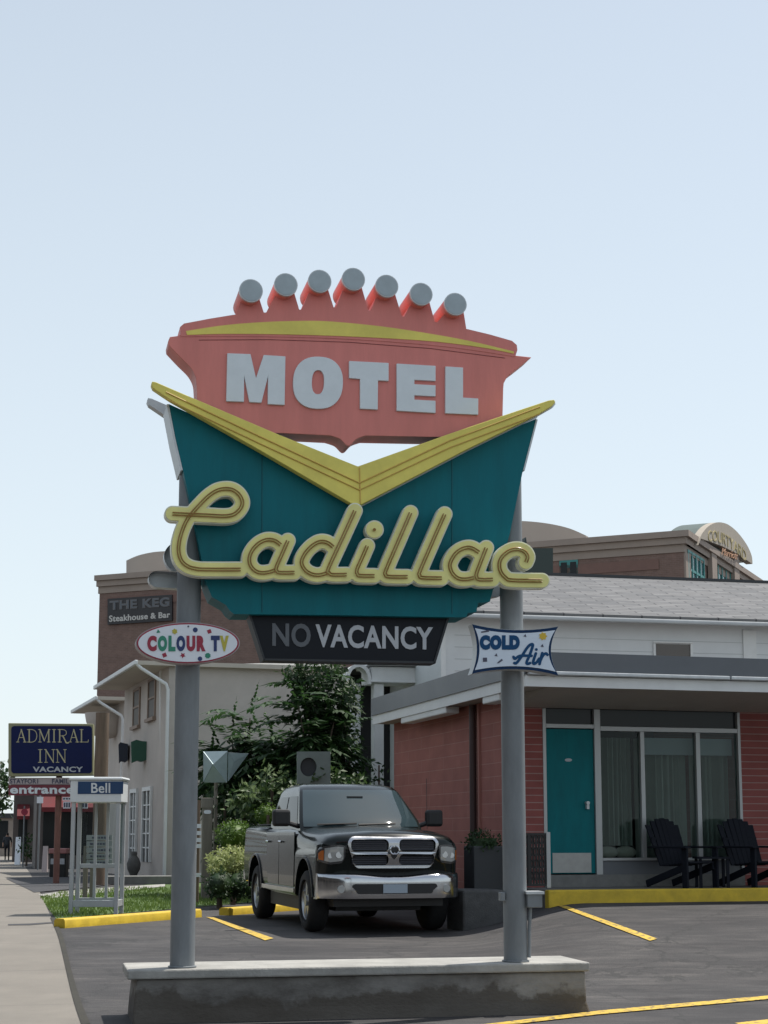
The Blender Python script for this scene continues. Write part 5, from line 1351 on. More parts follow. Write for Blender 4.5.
# two row houses with overhanging eaves along the pavement
HA = -18.0
def house(px, Y, L, W, zt, label, wins, doors):
    pl = bmplane(px, Y, HA); fr_ = bmplane(px, Y, HA + 90)
    z0 = g(X(px, Y), Y) - .2
    h = thing('row_house', label, 'house', (pl.o.x, pl.o.y, z0))
    bm = BM(); wbox(bm, pl, 0, L, -W, 0, z0, zt); plane_uv(bm, pl); mesh_obj('wall', bm, 'stucco', h)
    bm = BM(); ov_ = .95
    prism3(bm, [[pl.pt(-.25, ov_, zt - .02), pl.pt(-.25, -W - .3, zt - .02), pl.pt(-.25, -W - .3, zt + .12), pl.pt(-.25, ov_, zt + .10)]], pl.u * (L + .3)); ro_ = mesh_obj('roof', bm, 'soffit', h)
    bm = BM(); wbox(bm, pl, -.27, L + .07, ov_ + .002, ov_ + .10, zt - .02, zt + .11)
    mesh_obj('gutter', bm, 'trimwhite', ro_, bevel=.02)
    bm = BM(); tube(bm, [pl.pt(-.2, ov_ + .02, zt), pl.pt(-.22, ov_ - .1, zt - .12), pl.pt(-.2, .12, zt - .55), pl.pt(-.2, .06, zt - .7), pl.pt(-.2, .06, z0 + .3)], .05, 8); mesh_obj('downpipe', bm, 'trimwhite', h, smooth=60)
    for (x0, x1, y0, y1) in wins:
        a0_, a1_ = along(pl, x0), along(pl, x1); a0_, a1_ = min(a0_, a1_), max(a0_, a1_); za, zb_ = zat(pl, (x0 + x1) / 2, y1), zat(pl, (x0 + x1) / 2, y0)
        bm = BM(); 
        for q in ((a0_ - .06, a0_ + .04, za, zb_), (a1_ - .04, a1_ + .06, za, zb_), (a0_ + .041, a1_ - .041, zb_ - .08, zb_), (a0_ + .041, a1_ - .041, (za + zb_) / 2 - .03, (za + zb_) / 2 + .03)): wbox(bm, pl, q[0], q[1], .003, .05, q[2], q[3])
        wbox(bm, pl, a0_ - .12, a1_ + .12, .003, .12, za - .10, za - .002)
        w = mesh_obj('window', bm, mat('brownish_window_trim', (.26, .19, .15), .7), h)
        bm = BM(); wbox(bm, pl, a0_ + .041, a1_ - .041, .003, .02, za, zb_ - .081); mesh_obj('pane', bm, 'brownpane', w)
    for (x0, x1, y0, y1) in doors:
        a0_, a1_ = along(pl, x0), along(pl, x1); a0_, a1_ = min(a0_, a1_), max(a0_, a1_); za, zb_ = zat(pl, (x0 + x1) / 2, y1), zat(pl, (x0 + x1) / 2, y0)
        bm = BM(); wbox(bm, pl, a0_ - .1, a0_, .003, .08, za, zb_ + .12); wbox(bm, pl, a1_, a1_ + .1, .003, .08, za, zb_ + .12); wbox(bm, pl, a0_ + .001, a1_ - .001, .003, .08, zb_, zb_ + .12)
        m_ = (a0_ + a1_) / 2; wbox(bm, pl, m_ - .06, m_ + .06, .003, .06, za, zb_ - .001)
        for k in range(1, 5): wbox(bm, pl, a0_ + .001, m_ - .061, .003, .045, za + (zb_ - za) * k / 5 - .02, za + (zb_ - za) * k / 5 + .02); wbox(bm, pl, m_ + .061, a1_ - .001, .003, .045, za + (zb_ - za) * k / 5 - .02, za + (zb_ - za) * k / 5 + .02)
        d = mesh_obj('french_door', bm, 'trimwhite', h); bm = BM(); wbox(bm, pl, a0_ + .001, a1_ - .001, .003, .02, za, zb_ - .002); mesh_obj('pane', bm, 'darkpane', d)
    return h, pl, fr_
H1, HP1, HF1 = house(166, 46, 8.2, 11.5, 6.38, 'cream stucco two storey house with white gutter behind the left sign post',
                     ((146.2, 153, 680, 719), (131.3, 137.5, 690, 727)), ((144, 151.5, 791, 862), (131.5, 137, 793, 862)))
# taller white flank wall that faces the camera
wf = BM(); wp = bmplane(160, 47.2, 78); pprism(wf, [(160, 664.5), (200, 664.8), (289, 662.5), (330, 661.5), (330, 900), (160, 900)], wp, 0, .35)
tag(mesh_obj('flank_wall', wf, 'stuccowhite'), 'tall plain white wall behind the pointed fronds, beneath the brown hotel', 'wall')
H2, HP2, HF2 = house(121, 56, 6.5, 9, 6.2, 'second cream house farther down the street behind the brown pole', (), ())
bm = BM(); p_ = HP2.hit(107, 725, .3); lathe(bm, [(.1, -.5), (.55, -.35), (.75, .1), (.8, .35), (.8, .42)], (p_.x, p_.y, p_.z), 20); tag(mesh_obj('balcony_pod', bm, 'stucco', smooth=60), 'rounded cream oriel pod under the far eave beside the pole', 'oriel')
# hanging signs on the house wall
for px0, px1, y0, y1, m, o, lab in ((118.5, 128, 743, 763, 'navysign', 1.0, 'dark navy hanging sign, the farther of two on the cream house'), (131, 147.5, 740.5, 762.5, 'greensign', .95, 'dark green hanging sign, the nearer of two on the cream house')):
    YY = 49.5 if m == 'greensign' else 52.5
    hpn = Plane(X((px0 + px1) / 2, YY), YY, 80)
    t = thing('hanging_sign', lab, 'sign', hpn.hit((px0 + px1) / 2, y1, 0))
    bm = BM(); rnd = random.Random(5); P = [(px0, y0 + 1.5), ((px0 + px1) / 2 - 3, y0 - .8), ((px0 + px1) / 2 + 3, y0 + .6), (px1, y0 + 1), (px1 - .3, y1 - 3), ((px0 + px1) / 2 + 2, y1 - 1), ((px0 + px1) / 2 - 2, y1 - 2.2), (px0 + .6, y1)]
    pprism(bm, P, hpn, .12, .5); mesh_obj('panel', bm, m, t)
    bm = BM(); a = hpn.hit(px1, y0 + 4, -.1); tube(bm, [a, a + Vector((.45, .1, .0))], .05, 6); obox(bm, a + Vector((.2, -.2, -.35)), (.35, 0, 0), (0, .35, 0), (0, 0, .7)); mesh_obj('bracket', bm, 'stone', t)
# stone urn by the steps
u = Vector((X(134.5, 48), 48, g(X(134.5, 48), 48)))
bm = BM(); lathe(bm, [(.14, -.02), (.15, .1), (.10, .16), (.19, .34), (.21, .5), (.15, .66), (.08, .74), (.10, .80), (.07, .86)], u, 18); tag(mesh_obj('stone_urn', bm, 'urn', smooth=50), 'dark grey stone urn on the lawn right of the phone booth', 'urn')
sb = BM(); pp = bmplane(140, 43.6, 80); wbox(sb, pp, -.9, 1.3, -.9, 0, -.1, g(X(140, 43.6), 43.6) + .22); tag(mesh_obj('stone_step', sb, 'stone'), 'low grey stone step below the french doors of the cream house', 'step')
# red and black litter bin, shop fronts, far trees, walker
nb = Vector((X(60, 52), 52, g(X(60, 52), 52)))
lb = thing('litter_bin', 'black street bin with pale red lid and white notice on the pavement', 'bin', nb)
bm = BM(); box(bm, nb.x - .26, nb.x + .26, nb.y - .25, nb.y + .25, nb.z, nb.z + .75); mesh_obj('body', bm, 'plastic', lb, bevel=.03)
bm = BM(); box(bm, nb.x - .29, nb.x + .29, nb.y - .28, nb.y + .28, nb.z + .751, nb.z + .92); mesh_obj('lid', bm, mat('faded_red_lid', (.38, .17, .16), .6), lb, bevel=.03)
bm = BM(); box(bm, nb.x - .22, nb.x + .22, nb.y - .262, nb.y - .251, nb.z + .42, nb.z + .6); mesh_obj('notice', bm, 'litegrey', lb)
def shop(px0, px1, ytop, Y, depth, wall, label, awn=None):
    pl = Plane(X(px0, Y), Y, 77); z0 = g(X(px0, Y), Y) - .3
    a1_ = along(pl, px1); zt = zat(pl, px0, ytop)
    t = thing('shop_building', label, 'shop', (pl.o.x, pl.o.y, z0))
    bm = BM(); wbox(bm, pl, 0, a1_, -depth, 0, z0, zt); mesh_obj('wall', bm, wall, t)
    bm = BM(); wbox(bm, pl, -.15, a1_ + .15, -depth, .2, zt + .002, zt + .35); mesh_obj('roof', bm, 'shoproof', t)
    n = max(1, int(a1_ / 2.2))
    for i in range(n):
        b0 = .3 + i * (a1_ - .3) / n; b1 = b0 + (a1_ - .3) / n - .4
        bm = BM(); wbox(bm, pl, b0, b1, .003, .03, z0 + .9, z0 + 2.9); w = mesh_obj('window', bm, 'darkpane', t)
        if zt > 5:
            bm = BM(); wbox(bm, pl, b0 + .2, b1 - .2, .003, .03, z0 + 4.0, z0 + 5.2); mesh_obj('window', bm, 'greypane', t)
        if awn:
            bm = BM(); prism3(bm, [[pl.pt(b0 - .1, .004, z0 + 3.7), pl.pt(b0 - .1, .004, z0 + 3.0), pl.pt(b0 - .1, 1.1, z0 + 2.8), pl.pt(b0 - .1, 1.1, z0 + 3.0)]], pl.u * (b1 - b0 + .2)); mesh_obj('awning', bm, awn, t)
    return t
shop(-60, 13.5, 818, 118, 8, 'shopbeige', 'low beige far shop with dark flat roof behind the walker')
shop(13, 34, 790, 96, 8, 'shopgrey', 'grey two storey shop with red awnings left of the inn sign post', 'redaw')
shop(36, 128, 786, 72, 10, 'shopgrey', 'dark grey shop with red awning behind the bin and phone booth', 'redaw')
lp = Vector((X(111, 66), 66, 0)); lt = thing('street_lamp', 'small lantern on a reddish post between brown pole and cream house', 'lamp', (lp.x, lp.y, 0))
bm = BM(); tube(bm, [(lp.x, lp.y, 0), (lp.x, lp.y, 4.9)], .14, 10); mesh_obj('post', bm, mat('brick_red_post', (.32, .15, .10), .8, var=.3, vscale=9), lt, smooth=50)
bm = BM(); lathe(bm, [(.12, 4.9), (.32, 5.0), (.28, 5.25), (.08, 5.45)], (lp.x, lp.y, 0), 14); mesh_obj('lantern', bm, 'soffit', lt, smooth=50)
for i, (px, y0, y1, w, Y, m, lab) in enumerate(((18.5, 837, 851, 5, 88, 'white', 'small white board standing on the far pavement beside the walker'), (46, 846, 862, 5, 62, 'palesign', 'small pale board on the pavement just left of the black bin'))):
    bpl = Plane(X(px, Y), Y, 84); z0_ = g(X(px, Y), Y)
    bm = BM(); p0 = bpl.hit(px, y0, 0); hh = w / 2 * Y / 1600
    prism3(bm, [[bpl.pt(-hh, .25, z0_), bpl.pt(-hh, 0, p0.z), bpl.pt(-hh, -.25, z0_)]], bpl.u * hh * 2); tag(mesh_obj('pavement_board', bm, m), lab, 'board')
for px, y0, Y, m, lab in ((24.5, 812, 80, 'crimson', 'round red sign on a thin pole far down the street'), (40, 800, 68, 'white', 'square white sign on a thin pole left of the rusty sign post')):
    bpl = Plane(X(px, Y), Y, 84); z0_ = g(X(px, Y), Y); p0 = bpl.hit(px, y0, 0)
    t = thing('street_sign', lab, 'sign', (p0.x, p0.y, z0_))
    bm = BM(); tube(bm, [(p0.x, p0.y, z0_), (p0.x, p0.y, p0.z + .3)], .04, 8); mesh_obj('post', bm, 'steel', t)
    bm = BM()
    if m == 'crimson': pprism(bm, ell(px, y0, 3.4, 3.4, 20), bpl, .08, .03)
    else: pbox(bm, bpl, px - 3, y0 - 3.2, px + 3, y0 + 3.2, .08, .03)
    mesh_obj('sign_plate', bm, m, t)
bush('street_bush', 'dusty grey green bush on the far pavement beside the walker', 'bush', 84, [(27, 846, 6, 10), (31, 852, 5, 7)], .2, 160, 'leafdark', .4, .5)
# person walking away down the pavement
def walker():
    Y = 100.0; x = X(7.6, Y); z0 = g(x, Y) + .014
    me = bpy.data.meshes.new('person'); J = [(0, 0, .94), (0, 0, 1.15), (0, 0, 1.40), (0, .01, 1.50), (0, -.01, 1.60), (0, -.02, 1.72),
        (.10, 0, .90), (.11, -.10, .50), (.11, .02, .09), (.11, -.12, .04), (-.10, 0, .90), (-.11, .12, .50), (-.11, .28, .12), (-.11, .16, .04),
        (.20, 0, 1.40), (.25, .06, 1.14), (.24, -.04, .90), (.24, -.08, .82), (-.20, 0, 1.40), (-.25, -.06, 1.14), (-.24, -.16, .92), (-.24, -.21, .85)]
    E = [(0, 1), (1, 2), (2, 3), (3, 4), (4, 5), (0, 6), (6, 7), (7, 8), (8, 9), (0, 10), (10, 11), (11, 12), (12, 13), (2, 14), (14, 15), (15, 16), (16, 17), (2, 18), (18, 19), (19, 20), (20, 21)]
    RD = [.15, .15, .17, .06, .095, .08, .10, .07, .05, .045, .10, .07, .05, .045, .075, .05, .038, .04, .075, .05, .038, .04]
    me.from_pydata([Vector(j) for j in J], E, []); o = bpy.data.objects.new('person', me); COL.objects.link(o)
    md = o.modifiers.new('skin', 'SKIN'); lay = me.skin_vertices[0]
    for i, r in enumerate(RD): lay.data[i].radius = (r, r * .85); lay.data[i].use_root = (i == 0)
    sb_ = o.modifiers.new('sub', 'SUBSURF'); sb_.levels = 1; sb_.render_levels = 1
    dg = bpy.context.evaluated_depsgraph_get(); m2 = bpy.data.meshes.new_from_object(o.evaluated_get(dg)); bpy.data.objects.remove(o)
    for m in ('cloth1', 'cloth2', 'skin', 'hair'): m2.materials.append(M[m])
    for p in m2.polygons:
        c = p.center; p.use_smooth = True
        p.material_index = 3 if (c.z > 1.63 or (c.z > 1.55 and c.y < -.0 - .03)) else 2 if (c.z > 1.47 or (abs(c.x) > .19 and c.z < 1.1)) else 0 if c.z > .95 else 1
    q = bpy.data.objects.new('person', m2); COL.objects.link(q); q.location = (x, Y, z0); q.rotation_euler = (0, 0, R(10))
    tag(q, 'person in dark clothes walking on the pavement at the far left', 'person')
walker()

# ------------------------------------------------------------------ brown brick hotel far behind
KF = Plane(14.25, 75.0, -66); KR = Plane(14.25, 75.0, 25)
ho = thing('brick_hotel', 'large brown brick hotel with beige cornice and arched gables behind everything', 'hotel', (0, 80, 0))
def hm(name, bm, m, par=None, **k): return mesh_obj(name, bm, m, par or ho, **k)
ZT = zat(KF, 688, 531); LK = abs(along(KF, 100, 577)); LR = 22
sgn = 1 if along(KF, 97, 577) > 0 else -1
def kw(bm, a0, a1, o0, o1, z0, z1): wbox(bm, KF, sgn * a0, sgn * a1, o0, o1, z0, z1)
bm = BM(); kw(bm, 0, LK, -18, 0, -.5, ZT - 1.0); plane_uv(bm, KF); hm('wall', bm, 'brickbrown')
bm = BM(); wbox(bm, KR, .02, LR, -14, 0.002, -.5, ZT - 1.0); plane_uv(bm, KR); hm('side_wall', bm, 'brickbrown')
bm = BM(); kw(bm, -.35, LK + .15, -18.3, .35, ZT - .30, ZT); kw(bm, -.2, LK + .1, -18.2, .2, ZT - .62, ZT - .302); kw(bm, -.06, LK + .06, -18, .06, ZT - 1.0, ZT - .622)
wbox(bm, KR, .36, LR, -14.3, .35, ZT - .31, ZT - .01); wbox(bm, KR, .21, LR, -14.2, .2, ZT - .62, ZT - .312); wbox(bm, KR, .07, LR, -14, .06, ZT - 1.0, ZT - .622)
hm('cornice', bm, 'hotelband')
bm = BM(); kw(bm, 1.2, LK - .5, .002, .05, ZT - 1.75, ZT - 1.25); hm('brick_band', bm, mat('dark_brick_band', (.19, .11, .09), .85, var=.1))
bm = BM(); wbox(bm, KR, .02, 1.0, .003, .10, 0, ZT - 1.01); hm('corner_pilaster', bm, 'hotelband')
# windows on the right face
def kwin(x0, x1, y0, y1, n, pl=KR):
    a0_, a1_ = along(pl, x0), along(pl, x1); a0_, a1_ = min(a0_, a1_), max(a0_, a1_); zb_ = zat(pl, x0 if pl is KR else x1, y0); za = zb_ - 2.6
    bm = BM(); wbox(bm, pl, a0_, a1_, .01, .03, za, zb_); w = hm('window', bm, 'hotelglass')
    bm = BM()
    for i in range(n + 1):
        a = a0_ + (a1_ - a0_) * i / n; wbox(bm, pl, a - .06, a + .06, .031, .10, za, zb_)
    for z in (za, (za * .38 + zb_ * .62), zb_ - .12): wbox(bm, pl, a0_, a1_, .032, .085, z, z + .12)
    mesh_obj('frame', bm, 'greenframe', w)
kwin(694.5, 710.5, 554.5, 580, 4); kwin(720.5, 737, 566, 585, 4)
for x0, x1 in ((564, 583),):
    a0_, a1_ = along(KF, x0), along(KF, x1); zb_ = zat(KF, 573, 560)
    bm = BM(); wbox(bm, KF, min(a0_, a1_), max(a0_, a1_), .01, .05, zb_ - 2, zb_); w = hm('window', bm, 'greenframe')
    bm = BM()
    for k in range(2): wbox(bm, KF, min(a0_, a1_) + .08 + k * abs(a1_ - a0_) / 2, min(a0_, a1_) + abs(a1_ - a0_) / 2 * (k + 1) - .08, .051, .06, zb_ - 1.9, zb_ - .1)
    mesh_obj('pane', bm, 'darkpane', w)
# arched sign gable on the right face
arch = catmull([(698.5, 545), (700.8, 536), (706, 528.5), (711, 524.6), (716, 522.6), (721, 522.4), (727, 524), (733, 528), (739.5, 534.5), (747, 545), (751.5, 555), (752.5, 562)], 4)
bm = BM(); pprism(bm, arch + [(752.5, 564), (738, 554), (722, 546), (701, 538.5)], KR, .42, .35); ga = hm('arched_gable', bm, mat('pale_gable_stone', (.37, .325, .27), .85, var=.08))
bm = BM(); pprism(bm, arch, KR, .06, 1.8); hm('gable_roof', bm, 'vaultroof', ga, smooth=40)
bm = BM(); tc = 0
def warp(s, t):
    x = 708.5 + s * 38; base = (529 - 0.0 + (547.5 - 529) * 0) 
    top = np.interp(x, [708, 716, 724, 732, 740, 748], [530.5, 530.5, 533, 538, 544.5, 553]); return x, top + t * 11
text_px(bm, 'COURTYARD', None or rect(0, 0, 1, 1), KR, .45, .03, .0, 0, warp); hm('lettering', bm, 'gold', ga)
bm = BM()
def warp2(s, t):
    x = 722 + s * 16; return x, 547.5 + s * 5.5 + t * 7
text_px(bm, 'Marriott', rect(0, 0, 1, 1), KR, .45, .03, .0, .3, warp2); hm('lettering', bm, 'orange', ga)
for x0, x1 in ((714.5, 719.5), (737.5, 742.5)):
    a0_, a1_ = along(KR, x0), along(KR, x1); bm = BM(); wbox(bm, KR, min(a0_, a1_), max(a0_, a1_), .06, .3, 0, zat(KR, x0, 552)); hm('pilaster', bm, 'hotelband')
# barrel vaults on the roof
def vault(P, off, depth, nm):
    bm = BM(); pprism(bm, P, KF, off, .4); v = hm('vault_front', bm, 'vault')
    bm = BM(); pprism(bm, [(x, y + (1.0 if 0 < i < len(P) - 2 else 0)) for i, (x, y) in enumerate(P)], KF, off - .41, depth); hm('vault_roof', bm, 'vaultroof', v, smooth=40)
vault(catmull([(126.3, 560.5), (138, 555.5), (152, 552.3), (166, 551.2), (185, 551.5), (200, 554), (212, 559)], 4) + [(212, 575), (126.3, 578)], -3, 9, 'v')
vault(catmull([(448, 536), (466, 527.5), (488, 522.5), (510, 520.8), (532, 521.6), (552, 524.2), (570, 528.6), (586, 535.5)], 4) + [(586, 546), (448, 556)], -3, 9, 'v')
bm = BM(); pprism(bm, [(107.5, 598.8), (171.8, 594.6), (171.8, 620.5), (107.5, 624.6)], KF, .16, .14); kg = hm('sign_panel', bm, 'keg')
bm = BM(); text_px(bm, 'THE KEG', ((109.5, 600.8), (169.5, 597), (169.5, 606.5), (109.5, 610.2)), KF, .19, .03, .05); mesh_obj('lettering', bm, mat('dark_outline_letter', (.13, .12, .12), .5), kg)
bm = BM(); text_px(bm, 'THE KEG', ((110.2, 601.5), (168.8, 597.7), (168.8, 605.9), (110.2, 609.6)), KF, .20, .01, .005); mesh_obj('lettering', bm, 'dimgrey', kg)
bm = BM(); text_px(bm, 'Steakhouse & Bar', ((109, 615.5), (170, 611.5), (170, 617.5), (109, 622)), KF, .19, .03, .025); mesh_obj('lettering', bm, mat('warm_white_letter', (.50, .48, .45), .5), kg)
# roof-top plant box beyond the sign's right end
tb = BM(); tpn = Plane(X(538, 46), 46, 76); pprism(tb, [(521, 548.5), (553, 548), (553, 585), (521, 585)], tpn, 0, 2.5); pprism(tb, [(519.5, 549), (520.5, 541), (523, 545), (526, 537), (527.5, 548.4)], tpn, -.1, .4)
tag(mesh_obj('vent_box', tb, mat('dark_green_vent', (.035, .05, .045), .7)), 'dark green roof vent box peeping over the shingles beside script lettering', 'vent')

# ------------------------------------------------------------------ white house with shingle roof behind the motel, and its portico
WP = Plane(X(600, 35), 35, 77.5)
wh = thing('shingled_house', 'long white house with grey shingle roof behind the flat motel roof', 'house', (WP.o.x, WP.o.y, .4))
def wa(px, off=0): return along(WP, px, 640, off)
ze = zat(WP, 600, 619); WL, WR = wa(441), wa(768) + 7
bm = BM(); wbox(bm, WP, WL, WR, -9, 0, .2, ze); mesh_obj('wall', bm, 'sidingwhite', wh)
zrd = atY(620, 578, 39.6).z
bm = BM(); e0 = WL - .35
face(bm, [WP.pt(e0, .45, ze - .02), WP.pt(WR, .45, ze - .02), WP.pt(WR, -4.5, zrd), WP.pt(e0, -4.5, zrd)]); face(bm, [WP.pt(e0, -4.5, zrd), WP.pt(WR, -4.5, zrd), WP.pt(WR, -9.4, ze), WP.pt(e0, -9.4, ze)])
bmesh.ops.recalc_face_normals(bm, faces=bm.faces)
bmesh.ops.solidify(bm, geom=bm.faces[:], thickness=.06)
l_ = uvl(bm)
sl = math.hypot(4.95, zrd - ze)
for f in bm.faces:
    for lp_ in f.loops:
        c = lp_.vert.co; d = (c - WP.o).dot(WP.n); lp_[l_].uv = ((c - WP.o).dot(WP.u), abs(d + 4.5) * sl / 4.95)
rf = mesh_obj('roof', bm, 'shingle', wh)
bm = BM(); wbox(bm, WP, e0, WR, -4.62, -4.38, zrd + .03, zrd + .10); mesh_obj('ridge_cap', bm, 'shoproof', rf)
bm = BM(); wbox(bm, WP, e0, WR, .44, .53, ze - .13, ze - .03); mesh_obj('gutter', bm, 'boothgrey', rf, bevel=.03)
bm = BM(); prism3(bm, [[WP.pt(WL + .01, .0, ze), WP.pt(WL + .01, -9, ze), WP.pt(WL + .01, -4.5, zrd - .1)]], WP.u * .15); mesh_obj('gable', bm, 'sidingwhite', wh)
bm = BM(); pbox(bm, WP, 743, 630, 757, 662, .05, .05); mesh_obj('pilaster', bm, 'trimwhite', wh)
bm = BM(); pbox(bm, WP, 441, 626, 446, 690, .04, .04); mesh_obj('pilaster', bm, 'trimwhite', wh)
bm = BM(); pbox(bm, WP, 653.5, 641, 693.5, 643.6, .05, .05); pbox(bm, WP, 653.5, 643.65, 656, 662, .045, .045); pbox(bm, WP, 690.5, 643.65, 693.5, 662, .045, .045); w = mesh_obj('window', bm, 'trimwhite', wh)
bm = BM(); pbox(bm, WP, 656.1, 643.7, 690.4, 662, .012, .01); mesh_obj('pane', bm, mat('brown_grey_pane', (.10, .085, .075), .25), w)
bm = BM()
for z in lin(2.2, ze - .45, 14): wbox(bm, WP, WL + .3, WR, .001, .006, z, z + .012)
mesh_obj('siding_joints', bm, mat('siding_joint', (.45, .47, .47), .8), wh)
PP = Plane(X(400, 36.5), 36.5, 78)
po = thing('white_portico', 'white classical portico with arch and square columns beside the ivy', 'portico', (PP.o.x, PP.o.y, .2))
bm = BM(); pbox(bm, PP, 371.5, 666.5, 438, 682.5, .0, 1.2); pbox(bm, PP, 368.5, 663.2, 440, 666.4, .14, 1.5); pbox(bm, PP, 371, 680, 438, 683.5, .05, .06); mesh_obj('entablature', bm, 'trimwhite', po, bevel=.015)
bm = BM(); pbox(bm, PP, 374, 683.6, 384, 830, -.05, .35); mesh_obj('column', bm, 'trimwhite', po, bevel=.02)
bm = BM(); pbox(bm, PP, 352.5, 683.6, 360.5, 830, -.45, .3); mesh_obj('column', bm, 'trimwhite', po, bevel=.02)
oa = [(346, 684), (346.5, 674), (350, 667.5), (356, 664), (362, 664.2), (368, 668.5), (371, 676), (371.4, 684)]
ia = [(368.5, 684), (368, 677), (365.5, 671), (361, 667.4), (357, 667.2), (352.5, 670), (349.8, 676), (349.3, 684)]
bm = BM(); pprism(bm, catmull(oa, 4) + catmull(ia, 4), PP, .02, .5); mesh_obj('arch', bm, 'trimwhite', po, smooth=40)
bm = BM(); pbox(bm, PP, 340, 668, 440, 835, -2.6, .2); pbox(bm, PP, 340, 667, 440, 670, -1.0, 1.6); mesh_obj('shade_toned_recess', bm, 'shadeint', po)  # dark back and ceiling: shade of the void put into the colour

# ------------------------------------------------------------------ garden: ivy, pointed fronds, shrubs
rnd = random.Random(11)
def atp(px, py, Y): return atY(px, py, Y)
def pr(r_px, Y): return r_px * Y / 1600
IYY = 34.5
iv = plant('ivy_column', 'tall dark ivy mass climbing beside the white portico arch', 'ivy', (X(322, IYY), IYY, .3))
bm = BM(); B = []
for px, py, rx, ry in ((318, 672, 26, 14), (330, 690, 28, 20), (300, 690, 8, 12), (328, 715, 20, 20), (340, 735, 20, 26), (318, 745, 14, 16), (345, 765, 28, 24), (320, 775, 26, 20), (345, 700, 14, 18), (295, 672, 8, 8), (310, 700, 16, 16), (343, 800, 24, 22), (312, 808, 26, 22), (380, 812, 26, 16)):
    B.append((atp(px, py, IYY + rnd.uniform(-.3, .3)), (pr(rx, IYY), .55, pr(ry, IYY))))
clumps(bm, B, .14, 600, rnd, .25, .5); mesh_obj('foliage', bm, 'leafdark', iv)
bm = BM()
for px in (312, 330, 345): tube(bm, [atp(px, 830, IYY + .2), atp(px + 4, 760, IYY + .3), atp(px - 6, 690, IYY + .2)], .05, 6, rs=[.07, .05, .02])
mesh_obj('stem', bm, 'bark', iv)
def sumac(px, pybase, Y, tops, label, n=9):
    n = int(n * 2.3)
    p = plant('frond_bush', label, 'bush', (X(px, Y), Y, g(X(px, Y), Y)), 'tall pointed frond bushes by the white wall')
    bm = BM(); st_ = BM(); base = atp(px, pybase, Y)
    for tx, ty in tops:
        top = atp(tx, ty, Y + rnd.uniform(-.4, .4)); m_ = (base + top) / 2 + Vector((rnd.uniform(-.15, .15), rnd.uniform(-.2, .2), .1))
        tube(st_, [base + Vector((rnd.uniform(-.2, .2), rnd.uniform(-.2, .2), 0)), m_, top], .03, 5, rs=[.04, .03, .012])
        for k in range(n):
            f = rnd.uniform(.45, 1); q = m_ + (top - m_) * (f - .45) / .55; a = rnd.uniform(0, 6.28); d = Vector((math.cos(a), math.sin(a) * .8, rnd.uniform(.0, .55) + (f > .9) * .5))
            frond(bm, q, d, rnd.uniform(.6, 1.15), rnd, 10, .34, rnd.uniform(.6, 1.3))
        frond(bm, top, (rnd.uniform(-.4, .4), 0, 1), .7, rnd, 8, .22, .7)
    mesh_obj('foliage', bm, 'leafmid', p); mesh_obj('stem', st_, 'bark', p)
sumac(236, 850, 35.5, [(232, 735), (250, 718), (222, 752), (262, 740), (246, 750), (210, 760), (270, 760), (236, 775), (256, 780)], 'tall pointed frond bush against the white wall above the faceted metal shape', 10)
sumac(288, 850, 35.0, [(276, 745), (292, 760), (305, 745), (282, 778), (300, 785), (268, 775)], 'lower pointed frond bush between the white wall and the ivy', 9)
sumac(318, 850, 33.9, [(298, 705), (308, 722), (290, 728), (318, 735), (300, 748), (326, 752), (334, 722), (312, 690)], 'leggy pointed frond bush leaning over the ivy column', 8)
bush('light_shrub', 'loose bright green shrub spreading behind the pickup cab', 'shrub', 32.5, [(270, 800, 26, 16), (300, 790, 24, 14), (325, 782, 20, 12), (352, 790, 18, 12), (282, 822, 28, 18), (258, 790, 14, 8), (246, 806, 14, 8), (310, 805, 26, 16)], .15, 330, 'leaflight', .3, .8)
bush('round_topiary', 'clipped round green topiary left of the pickup bed', 'topiary', 30.5, [(234, 835, 16.5, 12)], .05, 6200, 'topiary', .85, .32, core=True)
bush('round_topiary', 'smaller clipped green topiary just behind the pickup cab', 'topiary', 31.2, [(268, 815, 11, 9)], .05, 6200, 'topiary', .85, .22, core=True)
bush('golden_shrub', 'golden variegated shrub beside the bollard lamp', 'shrub', 29.5, [(220, 862, 11, 11), (236, 859, 13, 11), (228, 868, 18, 11), (248, 864, 11, 12)], .06, 3600, 'leafgold', .6, .4)
bush('dark_hedge', 'low dark hedge below the golden shrub at the lawn edge', 'hedge', 29.0, [(220, 884, 13, 13), (238, 884, 14, 13), (254, 886, 12, 12)], .06, 2600, 'leafdark', .7, .35, core=True)
bush('garden_hedge', 'shaded hedge filling the ground behind the golden shrub and pickup', 'hedge', 34.0, [(225, 800, 18, 30), (250, 830, 24, 30), (290, 840, 30, 24), (330, 840, 30, 24), (370, 835, 26, 20), (225, 850, 22, 26), (400, 840, 20, 14)], .13, 420, 'leafdark', .25, .7)
bm = BM(); c = atp(379, 800, 33.5)
pln = plant('slender_shrub', 'thin upright shrub in front of the portico column', 'shrub', (c.x, c.y, g(c.x, c.y)))
for k in range(9):
    z = .5 + k * .28; 
    for _ in range(16): leaf(bm, Vector((c.x + rnd.gauss(0, .1), c.y + rnd.gauss(0, .1), z + rnd.uniform(0, .28))), rv(rnd), rv(rnd), .12, .07)
mesh_obj('foliage', bm, 'leafdark', pln); bm = BM(); tube(bm, [(c.x, c.y, .2), (c.x, c.y, 3.0)], .02, 5); mesh_obj('stem', bm, 'bark', pln)
for Y, bl_, lab in ((90, [(0, 792, 9, 26), (4, 775, 6, 12), (-10, 800, 14, 30)], 'dark leafy street tree at the far left edge beside the inn sign'), ):
    bush('street_tree', lab, 'tree', Y, bl_, .35, 60, 'leafdark', .3, 1.2)
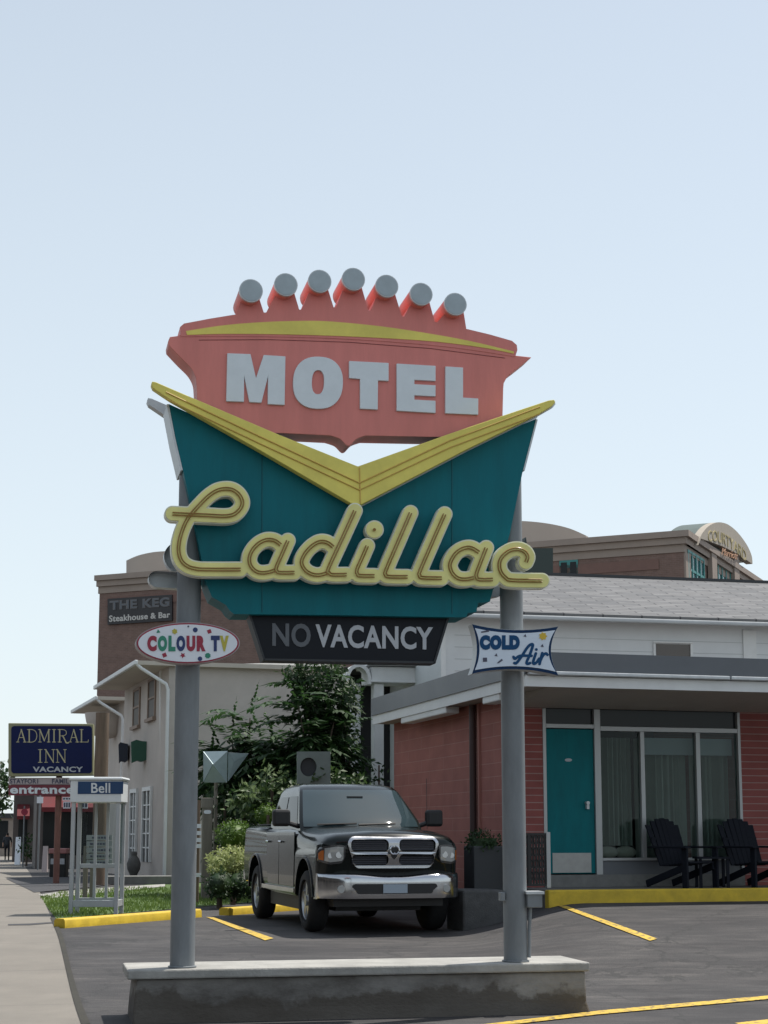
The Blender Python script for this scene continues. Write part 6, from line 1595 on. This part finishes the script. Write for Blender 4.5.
bush('sunlit_shrub', 'open shrub with pale sunlit leaves between the metal shape and the pierced panel', 'shrub', 32.2, [(272, 778, 16, 9), (255, 792, 14, 8), (292, 796, 18, 8), (240, 806, 10, 7), (318, 790, 14, 7)], .13, 260, 'leafsunlit', .4, .5)
# faceted metal shape and pale board with a round hole
FY = 33.6; fp = Plane(X(225, FY), FY, 88)
fs_ = thing('metal_sculpture', 'pale faceted sheet metal shape like folded kite among the fronds', 'sculpture', fp.hit(216, 782, 0))
bm = BM()
def f3(x, y, o): return fp.hit(x, y, o)
A_, B_, C_, D_, E_ = f3(204, 751.5, .1), f3(227.5, 751, .25), f3(227, 782, .12), f3(204, 782, .05), f3(213.5, 764, .3)
for q in ((A_, B_, E_), (B_, C_, E_), (C_, D_, E_), (D_, A_, E_)): face(bm, q)
G_, H_, I_ = f3(228.2, 752.5, .26), f3(248, 753.5, .0), f3(227.8, 781, .12); J_ = f3(233.5, 762, .16)
for q in ((G_, H_, J_), (H_, I_, J_), (I_, G_, J_)): face(bm, q)
bmesh.ops.recalc_face_normals(bm, faces=bm.faces); bmesh.ops.solidify(bm, geom=bm.faces[:], thickness=.02)
mesh_obj('facets', bm, 'gal', fs_)
bm = BM(); q = f3(216, 782, -.05); tube(bm, [(q.x, q.y, .2), q + Vector((0, 0, .4))], .04, 8); mesh_obj('stand', bm, 'woodgrey', fs_)
bp_ = Plane(X(314, 31.6), 31.6, 80)
wb = thing('pierced_panel', 'pale square panel with big round hole among shrubs behind the pickup', 'panel', bp_.hit(314, 785, 0))
bm = BM(); pprism(bm, [rect(297.5, 751.5, 330.5, 784), list(reversed(ell(308.5, 767, 8.2, 9.5, 28)))], bp_, 0, .12); mesh_obj('panel', bm, 'palepanel', wb)
bm = BM(); pprism(bm, ell(308.5, 767, 8.0, 9.3, 28), bp_, -.08, .03); mesh_obj('hole_backing', bm, 'planter', wb)
bm = BM(); q = bp_.hit(314, 784, -.06); wbox(bm, bp_, -.25, -.15, -.1, -.02, .2, q.z); wbox(bm, bp_, .15, .25, -.1, -.02, .2, q.z); mesh_obj('stand', bm, 'woodgrey', wb)
